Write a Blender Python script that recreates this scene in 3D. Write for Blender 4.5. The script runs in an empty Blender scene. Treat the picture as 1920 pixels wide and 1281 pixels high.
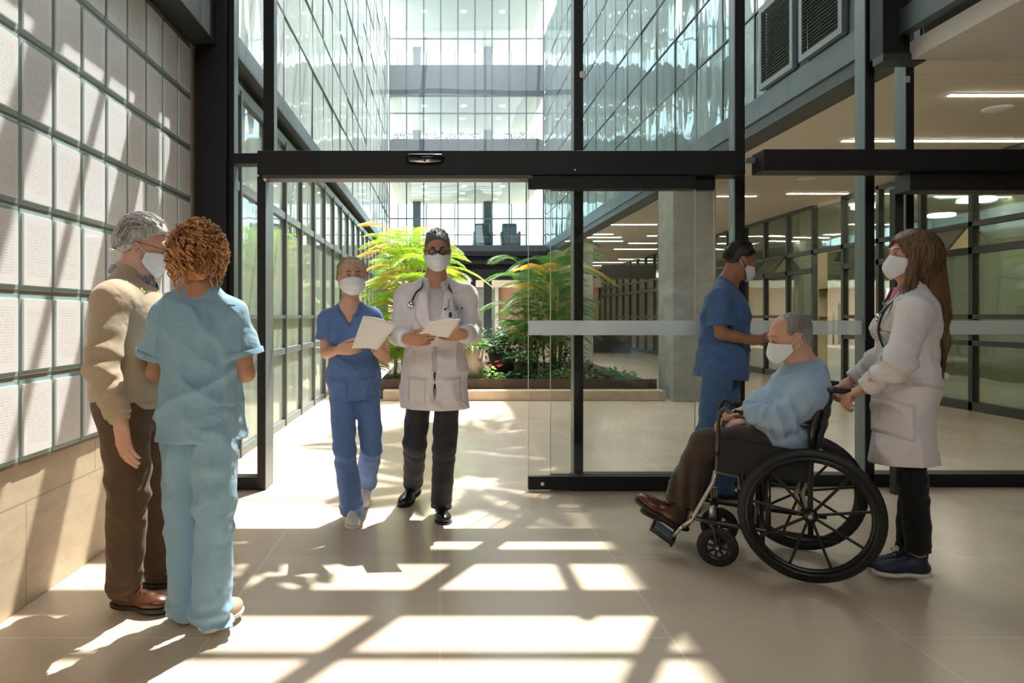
import bpy, math, random
import numpy as np
from mathutils import Vector, Matrix
random.seed(7)
sc = bpy.context.scene
COL = sc.collection
PI = math.pi
V = Vector

def P(px, py, Y):
    """point seen at picture position (px,py) standing at distance Y"""
    return V(((px - 825) / 1300 * Y, Y, 1.25 + (594 - py) / 1300 * Y))

# ------------------------------------------------------------ materials
def newmat(name):
    m = bpy.data.materials.new(name); m.use_nodes = True
    nt = m.node_tree
    return m, nt, nt.nodes['Principled BSDF'], nt.nodes['Material Output']
def N(nt, t, **kw):
    n = nt.nodes.new(t)
    for k, v in kw.items():
        if k.startswith('_'): setattr(n, k[1:], v)
        else:
            n.inputs[k.replace('__', ' ')].default_value = v
    return n
def L(nt, a, b): nt.links.new(a, b)
def tex(nt, scale=(1, 1, 1), rot=(0, 0, 0)):
    tc = nt.nodes.new('ShaderNodeTexCoord'); mp = nt.nodes.new('ShaderNodeMapping')
    mp.inputs['Scale'].default_value = scale; mp.inputs['Rotation'].default_value = rot
    L(nt, tc.outputs['Object'], mp.inputs['Vector']); return mp.outputs['Vector']
def ramp(nt, fac, cols):
    r = nt.nodes.new('ShaderNodeValToRGB'); L(nt, fac, r.inputs['Fac'])
    e = r.color_ramp.elements
    while len(e) < len(cols): e.new(0.5)
    for i, (p, c) in enumerate(cols):
        e[i].position = p; e[i].color = (*c, 1) if len(c) == 3 else c
    return r.outputs['Color']
def pm(name, col, rough=.5, metal=0, var=0, vs=8, bump=0, bs=60, spec=.5, scale=(1, 1, 1), sheen=0):
    m, nt, b, o = newmat(name)
    b.inputs['Base Color'].default_value = (*col, 1); b.inputs['Roughness'].default_value = rough
    b.inputs['Metallic'].default_value = metal; b.inputs['Specular IOR Level'].default_value = spec
    if sheen: b.inputs['Sheen Weight'].default_value = sheen
    if var:
        n = N(nt, 'ShaderNodeTexNoise', Scale=vs, Detail=4.0); L(nt, tex(nt, scale), n.inputs['Vector'])
        c = ramp(nt, n.outputs['Fac'], [(.3, tuple(x * (1 - var) for x in col)), (.7, tuple(min(1, x * (1 + var)) for x in col))])
        L(nt, c, b.inputs['Base Color'])
    if bump:
        n = N(nt, 'ShaderNodeTexNoise', Scale=bs, Detail=3.0); L(nt, tex(nt, scale), n.inputs['Vector'])
        bp = N(nt, 'ShaderNodeBump', Strength=bump, Distance=.01); L(nt, n.outputs['Fac'], bp.inputs['Height'])
        L(nt, bp.outputs['Normal'], b.inputs['Normal'])
    return m
def cloth(name, col, rough=.85, var=.08, crease=.35):
    """woven cloth: fine weave bump plus broad soft creases"""
    m, nt, b, o = newmat(name)
    v = tex(nt)
    n = N(nt, 'ShaderNodeTexNoise', Scale=5.0, Detail=3.0); L(nt, v, n.inputs['Vector'])
    c = ramp(nt, n.outputs['Fac'], [(.3, tuple(x * (1 - var) for x in col)), (.7, tuple(min(1, x * (1 + var)) for x in col))])
    L(nt, c, b.inputs['Base Color'])
    b.inputs['Roughness'].default_value = rough; b.inputs['Specular IOR Level'].default_value = .25
    b.inputs['Sheen Weight'].default_value = .15
    n1 = N(nt, 'ShaderNodeTexNoise', Scale=7.0, Detail=3.0, Distortion=.35); L(nt, v, n1.inputs['Vector'])
    n2 = N(nt, 'ShaderNodeTexNoise', Scale=400.0, Detail=1.0); L(nt, v, n2.inputs['Vector'])
    b1 = N(nt, 'ShaderNodeBump', Strength=crease, Distance=.035); L(nt, n1.outputs['Fac'], b1.inputs['Height'])
    b2 = N(nt, 'ShaderNodeBump', Strength=.15, Distance=.002); L(nt, n2.outputs['Fac'], b2.inputs['Height'])
    L(nt, b1.outputs['Normal'], b2.inputs['Normal']); L(nt, b2.outputs['Normal'], b.inputs['Normal'])
    return m
def thin_glass(name, tint=(.93, .97, .96), refl=.06, edge=.5, rough=0.0, bump=0):
    m, nt, b, o = newmat(name); nt.nodes.remove(b)
    tr = N(nt, 'ShaderNodeBsdfTransparent', Color=(*tint, 1)); gl = N(nt, 'ShaderNodeBsdfGlossy', Roughness=rough)
    lw = N(nt, 'ShaderNodeLayerWeight', Blend=.12); mp = N(nt, 'ShaderNodeMapRange')
    mp.inputs['To Min'].default_value = refl; mp.inputs['To Max'].default_value = edge
    L(nt, lw.outputs['Fresnel'], mp.inputs['Value'])
    mx = N(nt, 'ShaderNodeMixShader'); L(nt, mp.outputs['Result'], mx.inputs[0]); L(nt, tr.outputs[0], mx.inputs[1]); L(nt, gl.outputs[0], mx.inputs[2])
    L(nt, mx.outputs[0], o.inputs[0])
    if bump:
        n = N(nt, 'ShaderNodeTexNoise', Scale=1.6, Detail=1.0); L(nt, tex(nt, (1, 1, .35)), n.inputs['Vector'])
        bp = N(nt, 'ShaderNodeBump', Strength=bump, Distance=.12); L(nt, n.outputs['Fac'], bp.inputs['Height'])
        L(nt, bp.outputs['Normal'], gl.inputs['Normal'])
    return m
def facade_glass(name, col, refl=.35, trans=.0, bump=.25, rough=.03):
    """coated facade pane: streaked body colour behind a mirror-like, slightly wavy face"""
    m, nt, b, o = newmat(name)
    b.inputs['Base Color'].default_value = (*col, 1); b.inputs['Roughness'].default_value = .6
    n = N(nt, 'ShaderNodeTexNoise', Scale=1.3, Detail=2.0); L(nt, tex(nt, (1, 3.5, .25)), n.inputs['Vector'])
    L(nt, ramp(nt, n.outputs['Fac'], [(.25, tuple(x * .72 for x in col)), (.75, tuple(min(1, x * 1.25) for x in col))]), b.inputs['Base Color'])
    gl = N(nt, 'ShaderNodeBsdfGlossy', Roughness=rough, Color=(.78, .86, .86, 1))
    bp = N(nt, 'ShaderNodeBump', Strength=bump, Distance=.15); n2 = N(nt, 'ShaderNodeTexNoise', Scale=1.1, Detail=1.5)
    L(nt, tex(nt, (1, 1.2, .3)), n2.inputs['Vector']); L(nt, n2.outputs['Fac'], bp.inputs['Height']); L(nt, bp.outputs['Normal'], gl.inputs['Normal'])
    lw = N(nt, 'ShaderNodeLayerWeight', Blend=.25); mp = N(nt, 'ShaderNodeMapRange')
    mp.inputs['To Min'].default_value = refl; mp.inputs['To Max'].default_value = .65
    L(nt, lw.outputs['Fresnel'], mp.inputs['Value'])
    base = b.outputs[0]
    if trans:
        tr = N(nt, 'ShaderNodeBsdfTransparent', Color=(.8, .88, .85, 1)); m0 = N(nt, 'ShaderNodeMixShader', Fac=trans)
        L(nt, base, m0.inputs[1]); L(nt, tr.outputs[0], m0.inputs[2]); base = m0.outputs[0]
    mx = N(nt, 'ShaderNodeMixShader'); L(nt, mp.outputs['Result'], mx.inputs[0]); L(nt, base, mx.inputs[1]); L(nt, gl.outputs[0], mx.inputs[2])
    L(nt, mx.outputs[0], o.inputs[0]); return m
def emis(name, col, s):
    m, nt, b, o = newmat(name); b.inputs['Base Color'].default_value = (*col, 1)
    b.inputs['Emission Color'].default_value = (*col, 1); b.inputs['Emission Strength'].default_value = s; return m
def leafmat(name, col, var=.35, transl=.45):
    m, nt, b, o = newmat(name)
    oi = N(nt, 'ShaderNodeTexNoise', Scale=3.0, Detail=2.0); L(nt, tex(nt), oi.inputs['Vector'])
    c = ramp(nt, oi.outputs['Fac'], [(.3, tuple(x * (1 - var) for x in col)), (.7, tuple(min(1, x * (1 + var)) for x in col))])
    L(nt, c, b.inputs['Base Color']); b.inputs['Roughness'].default_value = .45
    t = N(nt, 'ShaderNodeBsdfTranslucent'); L(nt, c, t.inputs['Color'])
    mx = N(nt, 'ShaderNodeMixShader', Fac=transl); L(nt, b.outputs[0], mx.inputs[1]); L(nt, t.outputs[0], mx.inputs[2]); L(nt, mx.outputs[0], o.inputs[0])
    return m
def hairmat(name, c1, c2, scale=(60, 60, 4)):
    m, nt, b, o = newmat(name)
    n = N(nt, 'ShaderNodeTexNoise', Scale=3.0, Detail=3.0); L(nt, tex(nt, scale), n.inputs['Vector'])
    n3 = N(nt, 'ShaderNodeTexNoise', Scale=9.0, Detail=2.0); L(nt, tex(nt), n3.inputs['Vector'])
    ad = N(nt, 'ShaderNodeMath', _operation='MULTIPLY_ADD'); L(nt, n.outputs['Fac'], ad.inputs[0]); ad.inputs[1].default_value = .6
    m2 = N(nt, 'ShaderNodeMath', _operation='MULTIPLY'); L(nt, n3.outputs['Fac'], m2.inputs[0]); m2.inputs[1].default_value = .4
    L(nt, m2.outputs[0], ad.inputs[2])
    L(nt, ramp(nt, ad.outputs[0], [(.38, c1), (.62, c2)]), b.inputs['Base Color'])
    bp = N(nt, 'ShaderNodeBump', Strength=.6, Distance=.004); L(nt, n.outputs['Fac'], bp.inputs['Height']); L(nt, bp.outputs['Normal'], b.inputs['Normal'])
    b.inputs['Roughness'].default_value = .42; return m
def skin(name, col):
    m, nt, b, o = newmat(name)
    n = N(nt, 'ShaderNodeTexNoise', Scale=14.0, Detail=3.0); L(nt, tex(nt), n.inputs['Vector'])
    L(nt, ramp(nt, n.outputs['Fac'], [(.3, (col[0] * .95, col[1] * .82, col[2] * .78)), (.7, (min(1, col[0] * 1.05), col[1] * 1.08, col[2] * 1.08))]), b.inputs['Base Color'])
    b.inputs['Roughness'].default_value = .5; b.inputs['Subsurface Weight'].default_value = .12
    b.inputs['Subsurface Radius'].default_value = (.02, .008, .004); return m

# ------------------------------------------------------------ mesh builder
class MB:
    def __init__(s): s.v = []; s.f = []
    def add(s, vs, fs):
        o = len(s.v); s.v += [tuple(q) for q in vs]; s.f += [tuple(i + o for i in f) for f in fs]; return s
    def box(s, a, b):
        x0, y0, z0 = a; x1, y1, z1 = b
        x0, x1 = min(x0, x1), max(x0, x1); y0, y1 = min(y0, y1), max(y0, y1); z0, z1 = min(z0, z1), max(z0, z1)
        return s.add([(x0, y0, z0), (x1, y0, z0), (x1, y1, z0), (x0, y1, z0), (x0, y0, z1), (x1, y0, z1), (x1, y1, z1), (x0, y1, z1)],
              [(0, 3, 2, 1), (4, 5, 6, 7), (0, 1, 5, 4), (1, 2, 6, 5), (2, 3, 7, 6), (3, 0, 4, 7)])
    def obox(s, c, ax, ay, az, hx, hy, hz):
        c = V(c); vs = []
        for k in (-1, 1):
            for (i, j) in ((-1, -1), (1, -1), (1, 1), (-1, 1)): vs.append(c + V(ax) * hx * i + V(ay) * hy * j + V(az) * hz * k)
        return s.add(vs, [(0, 3, 2, 1), (4, 5, 6, 7), (0, 1, 5, 4), (1, 2, 6, 5), (2, 3, 7, 6), (3, 0, 4, 7)])
    def tube(s, pts, r, n=8, closed=False, cap=True):
        pts = [V(p) for p in pts]; m = len(pts)
        rs = r if isinstance(r, (list, tuple)) else [r] * m
        t0 = (pts[1] - pts[0]).normalized(); u = t0.orthogonal().normalized(); rings = []; vs = []
        for i in range(m):
            if closed: t = (pts[(i + 1) % m] - pts[i - 1]).normalized()
            else: t = (pts[min(i + 1, m - 1)] - pts[max(i - 1, 0)])
            if t.length < 1e-9: t = t0
            t = t.normalized(); u = (u - t * u.dot(t))
            if u.length < 1e-6: u = t.orthogonal()
            u.normalize(); w = t.cross(u)
            for k in range(n):
                a = 2 * PI * k / n; vs.append(pts[i] + (u * math.cos(a) + w * math.sin(a)) * rs[i])
        fs = []
        for i in range(m if closed else m - 1):
            j = (i + 1) % m
            for k in range(n): fs.append((i * n + k, i * n + (k + 1) % n, j * n + (k + 1) % n, j * n + k))
        if cap and not closed: fs.append(tuple(range(n - 1, -1, -1))); fs.append(tuple((m - 1) * n + k for k in range(n)))
        return s.add(vs, fs)
    def lathe(s, c, axis, prof, n=32):
        """prof: list of (radius, height along axis)"""
        c = V(c); ax = V(axis).normalized(); u = ax.orthogonal().normalized(); w = ax.cross(u); vs = []; fs = []
        for (r, h) in prof:
            for k in range(n):
                a = 2 * PI * k / n; vs.append(c + ax * h + (u * math.cos(a) + w * math.sin(a)) * r)
        for i in range(len(prof) - 1):
            for k in range(n): fs.append((i * n + k, i * n + (k + 1) % n, (i + 1) * n + (k + 1) % n, (i + 1) * n + k))
        return s.add(vs, fs)
    def sphere(s, c, r, n=12):
        c = V(c); rr = V(r) if hasattr(r, '__len__') else V((r, r, r)); vs = []; fs = []
        for i in range(n + 1):
            th = PI * i / n
            for k in range(2 * n):
                a = PI * k / n; vs.append(c + V((rr.x * math.sin(th) * math.cos(a), rr.y * math.sin(th) * math.sin(a), rr.z * math.cos(th))))
        for i in range(n):
            for k in range(2 * n): fs.append((i * 2 * n + k, (i + 1) * 2 * n + k, (i + 1) * 2 * n + (k + 1) % (2 * n), i * 2 * n + (k + 1) % (2 * n)))
        return s.add(vs, fs)
    def quad(s, a, b, c, d): return s.add([a, b, c, d], [(0, 1, 2, 3)])
    def build(s, name, mat, parent=None, origin=None, smooth=False, bevel=0, solid=0, sub=0):
        o = V(origin) if origin is not None else (V(parent['_o']) if parent is not None else V((0, 0, 0)))
        me = bpy.data.meshes.new(name); me.from_pydata([(x - o.x, y - o.y, z - o.z) for x, y, z in s.v], [], s.f); me.update()
        return link(name, me, mat, parent, o, smooth, bevel, solid, sub)
def link(name, me, mat, parent, o, smooth=False, bevel=0, solid=0, sub=0):
    ob = bpy.data.objects.new(name, me); COL.objects.link(ob)
    for m in (mat if isinstance(mat, (list, tuple)) else [mat]): me.materials.append(m)
    if smooth: me.shade_smooth()
    ob['_o'] = tuple(o)
    if parent is not None: ob.parent = parent; ob.location = V(o) - V(parent['_o'])
    else: ob.location = o
    if solid: md = ob.modifiers.new('s', 'SOLIDIFY'); md.thickness = solid; md.offset = 0
    if bevel: md = ob.modifiers.new('b', 'BEVEL'); md.width = bevel; md.segments = 2; md.limit_method = 'ANGLE'
    if sub: md = ob.modifiers.new('u', 'SUBSURF'); md.levels = sub; md.render_levels = sub
    return ob
def empty(name, loc, parent=None):
    o = bpy.data.objects.new(name, None); COL.objects.link(o); o['_o'] = tuple(loc); o.empty_display_size = .1
    if parent is not None: o.parent = parent; o.location = V(loc) - V(parent['_o'])
    else: o.location = loc
    return o
def tag(o, label=None, cat=None, group=None, kind=None):
    if label: o['label'] = label
    if cat: o['category'] = cat
    if group: o['group'] = group
    if kind: o['kind'] = kind
    return o
def struct(o): o['kind'] = 'structure'; return o
def copy_tree(o, loc, parent=None):
    c = o.copy(); COL.objects.link(c)
    if parent is None: c.location = loc; c['_o'] = tuple(loc)
    else: c.parent = parent
    for ch in list(o.children): copy_tree(ch, None, c)
    return c

# ------------------------------------------------------------ signed distance modelling
def arr(p): return np.array((p[0], p[1], p[2]), dtype=np.float64)
def sst(x): return np.clip(x, 0, 1)
class Field:
    def __init__(s, lo, hi, h):
        s.h = h; s.lo = arr(lo); n = np.ceil((arr(hi) - s.lo) / h).astype(int) + 1; s.n = n
        s.d = np.full(tuple(n), 1.0, dtype=np.float32)
    def win(s, lo, hi):
        a = np.clip(np.floor((lo - s.lo) / s.h).astype(int), 0, s.n); b = np.clip(np.ceil((hi - s.lo) / s.h).astype(int) + 1, 0, s.n)
        if (b - a).min() <= 0: return None
        sl = tuple(slice(a[i], b[i]) for i in range(3))
        ax = [(s.lo[i] + s.h * np.arange(a[i], b[i])).astype(np.float32) for i in range(3)]
        return sl, (ax[0][:, None, None], ax[1][None, :, None], ax[2][None, None, :])
    def op(s, prim, k=.02, mode='+'):
        fn, lo, hi = prim; m = k + 4 * s.h
        w = s.win(lo - m, hi + m)
        if w is None: return s
        sl, g = w; b = fn(*g).astype(np.float32); a = s.d[sl]
        if mode == '+':
            hh = np.clip(.5 + .5 * (a - b) / k, 0, 1); r = a * (1 - hh) + b * hh - k * hh * (1 - hh)
        elif mode == '-':
            b = -b; hh = np.clip(.5 - .5 * (a - b) / k, 0, 1); r = a * (1 - hh) + b * hh + k * hh * (1 - hh)
        s.d[sl] = r; return s
    def plane(s, p, n, region=None, k=.004):
        """keep the side where (x-p).n < 0"""
        p = arr(p); n = arr(n); n = n / np.linalg.norm(n)
        if region is not None: w = s.win(arr(region[0]), arr(region[1]))
        else: w = s.win(s.lo, s.lo + s.h * s.n)
        if w is None: return s
        sl, g = w; b = (g[0] - p[0]) * n[0] + (g[1] - p[1]) * n[1] + (g[2] - p[2]) * n[2]
        s.d[sl] = np.maximum(s.d[sl], b); return s
    def disp(s, fn, band=.05):
        idx = np.nonzero(np.abs(s.d) < band)
        q = [s.lo[i] + s.h * idx[i] for i in range(3)]
        s.d[idx] += fn(*q).astype(np.float32); return s
    def mesh(s):
        d = s.d; d[0] = 1; d[-1] = 1; d[:, 0] = 1; d[:, -1] = 1; d[:, :, 0] = 1; d[:, :, -1] = 1
        neg = d < 0; n = d.shape
        c = np.zeros(tuple(x - 1 for x in n), dtype=np.uint8)
        cr = []
        for dx in (0, 1):
            for dy in (0, 1):
                for dz in (0, 1): c += neg[dx:n[0] - 1 + dx, dy:n[1] - 1 + dy, dz:n[2] - 1 + dz]
        act = (c > 0) & (c < 8); ii = np.stack(np.nonzero(act), 1)
        if len(ii) == 0: return np.zeros((0, 3)), np.zeros((0, 4), int)
        vid = np.full(act.shape, -1, dtype=np.int32); vid[tuple(ii.T)] = np.arange(len(ii))
        acc = np.zeros((len(ii), 3)); cnt = np.zeros(len(ii))
        corners = [(a, b, e) for a in (0, 1) for b in (0, 1) for e in (0, 1)]
        for a in range(3):
            for cc in corners:
                if cc[a]: continue
                c2 = list(cc); c2[a] = 1
                i0 = ii + np.array(cc); i1 = ii + np.array(c2)
                v0 = d[tuple(i0.T)]; v1 = d[tuple(i1.T)]; m = (v0 < 0) != (v1 < 0)
                t = np.where(m, v0 / np.where(m, v0 - v1, 1), 0)
                pt = np.tile(np.array(cc, float), (len(ii), 1)); pt[:, a] = t
                acc[m] += pt[m]; cnt[m] += 1
        vs = s.lo + s.h * (ii + acc / np.maximum(cnt, 1)[:, None])
        faces = []
        for a in range(3):
            b_, c_ = (a + 1) % 3, (a + 2) % 3
            sl0 = [slice(1, x - 1) for x in n]; sl1 = list(sl0); sl0[a] = slice(0, n[a] - 1); sl1[a] = slice(1, n[a])
            A = neg[tuple(sl0)]; B = neg[tuple(sl1)]; m = A != B
            e = np.stack(np.nonzero(m), 1)
            if len(e) == 0: continue
            fl = A[tuple(e.T)]
            off = np.ones(3, int); off[a] = 0; e = e + off
            def cell(db, dc):
                q = e.copy(); q[:, b_] += db; q[:, c_] += dc; return vid[tuple(q.T)]
            q = np.stack([cell(-1, -1), cell(0, -1), cell(0, 0), cell(-1, 0)], 1)
            q[~fl] = q[~fl][:, ::-1]; faces.append(q)
        return vs, np.concatenate(faces)
    def build(s, name, mat, parent=None, origin=None, smooth_it=1):
        vs, fs = s.mesh(); s.d = None
        o = V(origin) if origin is not None else (V(parent['_o']) if parent is not None else V((0, 0, 0)))
        for _ in range(smooth_it):
            acc = np.zeros_like(vs); cnt = np.zeros(len(vs))
            for a, b in ((0, 1), (1, 2), (2, 3), (3, 0)):
                np.add.at(acc, fs[:, a], vs[fs[:, b]]); np.add.at(cnt, fs[:, a], 1)
                np.add.at(acc, fs[:, b], vs[fs[:, a]]); np.add.at(cnt, fs[:, b], 1)
            vs = vs * .5 + .5 * acc / np.maximum(cnt, 1)[:, None]
        vs = vs - arr(o)
        me = bpy.data.meshes.new(name); me.vertices.add(len(vs)); me.vertices.foreach_set('co', vs.astype(np.float32).ravel())
        me.loops.add(len(fs) * 4); me.loops.foreach_set('vertex_index', fs.astype(np.int32).ravel())
        me.polygons.add(len(fs)); me.polygons.foreach_set('loop_start', np.arange(0, len(fs) * 4, 4, dtype=np.int32))
        me.update(calc_edges=True); me.validate()
        return link(name, me, mat, parent, o, smooth=True)

def cone(a, b, ra, rb, n=None, f=1.0, capa=False, capb=False, fold=None):
    """tapered capsule; n,f: squash to fraction f along direction n; capa/capb: cut flat at the end
    fold: (amp, waves, end) rings of folds gathered towards t=end"""
    a = arr(a); b = arr(b); ab = b - a; l2 = max(ab.dot(ab), 1e-9); ln = math.sqrt(l2); u = ab / ln
    if n is not None: n = arr(n); n = n / np.linalg.norm(n)
    s1 = np.cross(u, [0, 0, 1.]) if abs(u[2]) < .9 else np.cross(u, [1., 0, 0]); s1 /= np.linalg.norm(s1); s2 = np.cross(u, s1)
    def fn(X, Y, Z):
        px, py, pz = X - a[0], Y - a[1], Z - a[2]
        tt = (px * ab[0] + py * ab[1] + pz * ab[2]) / l2; t = np.clip(tt, 0, 1)
        qx, qy, qz = px - t * ab[0], py - t * ab[1], pz - t * ab[2]
        r = ra + (rb - ra) * t
        if fold:
            amp, wv, end = fold[:3]; ang = np.arctan2(qx * s1[0] + qy * s1[1] + qz * s1[2], qx * s2[0] + qy * s2[1] + qz * s2[2])
            wt = np.exp(-((t - end) / .33) ** 2)
            r = r + amp * wt * (np.sin(6.283 * wv * t + 1.7 * np.sin(ang + wv) + .8 * np.sin(2 * ang + 4 * t)))
        l = np.sqrt(qx * qx + qy * qy + qz * qz) + 1e-6
        if n is not None:
            dn = (qx * n[0] + qy * n[1] + qz * n[2]) * (1 / f - 1)
            wx, wy, wz = qx + dn * n[0], qy + dn * n[1], qz + dn * n[2]
            lw = np.sqrt(wx * wx + wy * wy + wz * wz) + 1e-6; d = (1 - r / lw) * l
        else: d = l - r
        if capa: d = np.maximum(d, -tt * ln)
        if capb: d = np.maximum(d, (tt - 1) * ln)
        return d
    R = max(ra, rb) + (fold[0] if fold else 0)
    return fn, np.minimum(a, b) - R, np.maximum(a, b) + R
def ell(c, r, fr=None):
    """ellipsoid; fr=(axis0,axis1,axis2) unit frame matching radii r"""
    c = arr(c); r = arr(r)
    A = np.array([arr(x) for x in fr]) if fr is not None else np.eye(3)
    A = A / np.linalg.norm(A, axis=1)[:, None]
    def fn(X, Y, Z):
        p = (X - c[0], Y - c[1], Z - c[2]); q = [(p[0] * A[i, 0] + p[1] * A[i, 1] + p[2] * A[i, 2]) / r[i] for i in range(3)]
        k = np.sqrt(q[0] ** 2 + q[1] ** 2 + q[2] ** 2) + 1e-6; l = np.sqrt(p[0] ** 2 + p[1] ** 2 + p[2] ** 2)
        return (1 - 1 / k) * np.maximum(l, float(r.min()) * .3)
    R = float(r.max())
    return fn, c - R, c + R
def bxp(c, r, fr=None, rd=.005):
    c = arr(c); r = arr(r) - rd
    A = np.array([arr(x) for x in fr]) if fr is not None else np.eye(3)
    A = A / np.linalg.norm(A, axis=1)[:, None]
    def fn(X, Y, Z):
        p = (X - c[0], Y - c[1], Z - c[2]); q = [np.abs(p[0] * A[i, 0] + p[1] * A[i, 1] + p[2] * A[i, 2]) - r[i] for i in range(3)]
        return np.sqrt(sum(np.maximum(x, 0) ** 2 for x in q)) + np.minimum(np.maximum(np.maximum(q[0], q[1]), q[2]), 0) - rd
    R = float(np.linalg.norm(r)) + rd
    return fn, c - R, c + R
def folds(amp=.004, fr=16, seed=0, dirz=.5):
    def fn(x, y, z):
        s = seed * 1.37
        a = x * fr + s; b = y * fr * 1.1 - s; c = z * fr * dirz + 2 * s
        w = np.sin(a * .8 + 1.9 * np.sin(c * .9 + b * .5)) + np.sin(b * 1.1 + 1.7 * np.sin(c * 1.3 - a * .6))
        r = 1 - np.abs(np.sin(.5 * (a + b) + c + 1.1 * w)); r2 = 1 - np.abs(np.sin(1.1 * a - .9 * b + 1.8 * c - .9 * w + 2))
        return -amp * (1.3 * r ** 2 + .8 * r2 ** 2 - .7)
    return fn
def localfold(c, ax, R, amp, fr, seed=0):
    c = arr(c); ax = arr(ax); ax = ax / np.linalg.norm(ax)
    def fn(x, y, z):
        px, py, pz = x - c[0], y - c[1], z - c[2]; g = np.exp(-(px * px + py * py + pz * pz) / (R * R))
        t = px * ax[0] + py * ax[1] + pz * ax[2]
        s = np.sin(fr * t + 1.8 * np.sin(9 * px + seed) + 1.5 * np.sin(11 * py + 2 * seed) + seed)
        return -amp * g * (1 - 2 * np.abs(s))
    return fn
# ============================================================ materials of the place
def stone_floor():
    m, nt, b, o = newmat('limestone_floor')
    v = tex(nt)
    br = N(nt, 'ShaderNodeTexBrick', Scale=1.0); br.offset = .5
    br.inputs['Brick Width'].default_value = 1.8; br.inputs['Row Height'].default_value = .9
    br.inputs['Mortar Size'].default_value = .004; br.inputs['Mortar Smooth'].default_value = .2
    br.inputs['Color1'].default_value = (.74, .62, .49, 1); br.inputs['Color2'].default_value = (.69, .575, .455, 1); br.inputs['Mortar'].default_value = (.83, .74, .62, 1)
    L(nt, tex(nt, (1, 1, 1), (0, 0, PI / 2)), br.inputs['Vector'])
    n = N(nt, 'ShaderNodeTexNoise', Scale=1.6, Detail=5.0, Roughness=.45); L(nt, v, n.inputs['Vector'])
    c = ramp(nt, n.outputs['Fac'], [(.1, (.72, .70, .67)), (.9, (1, 1, 1))])
    mx = N(nt, 'ShaderNodeMix', _data_type='RGBA', _blend_type='MULTIPLY'); mx.inputs[0].default_value = 1
    L(nt, br.outputs['Color'], mx.inputs[6]); L(nt, c, mx.inputs[7]); L(nt, mx.outputs[2], b.inputs['Base Color'])
    b.inputs['Roughness'].default_value = .25
    b.inputs['Specular IOR Level'].default_value = .45
    return m
def stone_wall():
    m, nt, b, o = newmat('beige_stone_wall'); v = tex(nt)
    br = N(nt, 'ShaderNodeTexBrick', Scale=1.0); br.inputs['Brick Width'].default_value = 1.2; br.inputs['Row Height'].default_value = .45
    br.inputs['Mortar Size'].default_value = .004
    br.inputs['Color1'].default_value = (.68, .55, .40, 1); br.inputs['Color2'].default_value = (.74, .61, .45, 1); br.inputs['Mortar'].default_value = (.45, .36, .26, 1)
    mp = nt.nodes.new('ShaderNodeMapping'); tc = nt.nodes.new('ShaderNodeTexCoord'); sx = nt.nodes.new('ShaderNodeSeparateXYZ'); cb = nt.nodes.new('ShaderNodeCombineXYZ')
    L(nt, tc.outputs['Object'], sx.inputs[0]); L(nt, sx.outputs['Y'], cb.inputs['X']); L(nt, sx.outputs['Z'], cb.inputs['Y']); L(nt, cb.outputs[0], br.inputs['Vector'])
    n = N(nt, 'ShaderNodeTexNoise', Scale=5.0, Detail=9.0, Roughness=.7); L(nt, tex(nt, (1, 1, 2.5)), n.inputs['Vector'])
    c = ramp(nt, n.outputs['Fac'], [(.3, (.82, .8, .76)), (.72, (1.12, 1.12, 1.1))])
    mx = N(nt, 'ShaderNodeMix', _data_type='RGBA', _blend_type='MULTIPLY'); mx.inputs[0].default_value = .9
    L(nt, br.outputs['Color'], mx.inputs[6]); L(nt, c, mx.inputs[7]); L(nt, mx.outputs[2], b.inputs['Base Color'])
    b.inputs['Roughness'].default_value = .5; return m
M = {}
M['floor'] = stone_floor(); M['wall'] = stone_wall()
M['black'] = pm('black_aluminium', (.013, .013, .014), .5, spec=.3)
M['steel'] = pm('blue_grey_steel', (.10, .125, .135), .45, .3, var=.2, vs=3)
M['mull'] = pm('grey_anodised_side', (.16, .19, .20), .4, .3)
M['darkframe'] = pm('dark_frame', (.035, .04, .04), .45)
M['white'] = pm('white_plaster', (.80, .77, .73), .7)
M['ceil'] = pm('lobby_ceiling', (.62, .56, .47), .8)
M['conc'] = pm('fair_faced_concrete', (.36, .35, .32), .75, var=.18, vs=3, bump=.1, bs=20, scale=(1, 1, 2))
M['curb'] = pm('sandstone_curb', (.56, .43, .31), .7, var=.15, vs=6)
M['corten'] = pm('brown_steel_planter', (.075, .045, .032), .6, var=.25, vs=10)
M['glass'] = thin_glass('clear_glass', (.96, .972, .965), .035, .38)
M['glass2'] = thin_glass('clear_glass_high', (.95, .965, .96), .02, .22, bump=.04)
M['bline'] = pm('bridge_mullion', (.025, .045, .05), .5)
M['gframe'] = pm('mid_grey_frame', (.11, .115, .115), .45)
m_, nt_, b_, o_ = newmat('frosted_band'); b_.inputs['Base Color'].default_value = (.82, .90, .92, 1); b_.inputs['Roughness'].default_value = .6
t_ = N(nt_, 'ShaderNodeBsdfTransparent'); x_ = N(nt_, 'ShaderNodeMixShader', Fac=.42); L(nt_, b_.outputs[0], x_.inputs[1]); L(nt_, t_.outputs[0], x_.inputs[2]); L(nt_, x_.outputs[0], o_.inputs[0]); M['frost'] = m_
M['gL'] = facade_glass('left_facade_glass', (.42, .48, .46), .14, .0, .30)  # pale body colour stands in for bright reflections and their veil
M['gLlow'] = facade_glass('left_lower_glass', (.32, .39, .33), .22, .15, .12)
M['gR'] = facade_glass('right_facade_glass', (.15, .21, .21), .20, .0, .4)
M['gIn'] = facade_glass('inner_room_glass', (.20, .20, .13), .12, .82, .05)
M['gB'] = thin_glass('bridge_glass', (.74, .86, .88), .05, .25, bump=.05)
M['line'] = pm('facade_joint', (.10, .13, .14), .5)
M['olive'] = pm('olive_room_wall', (.40, .38, .24), .85)
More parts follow.
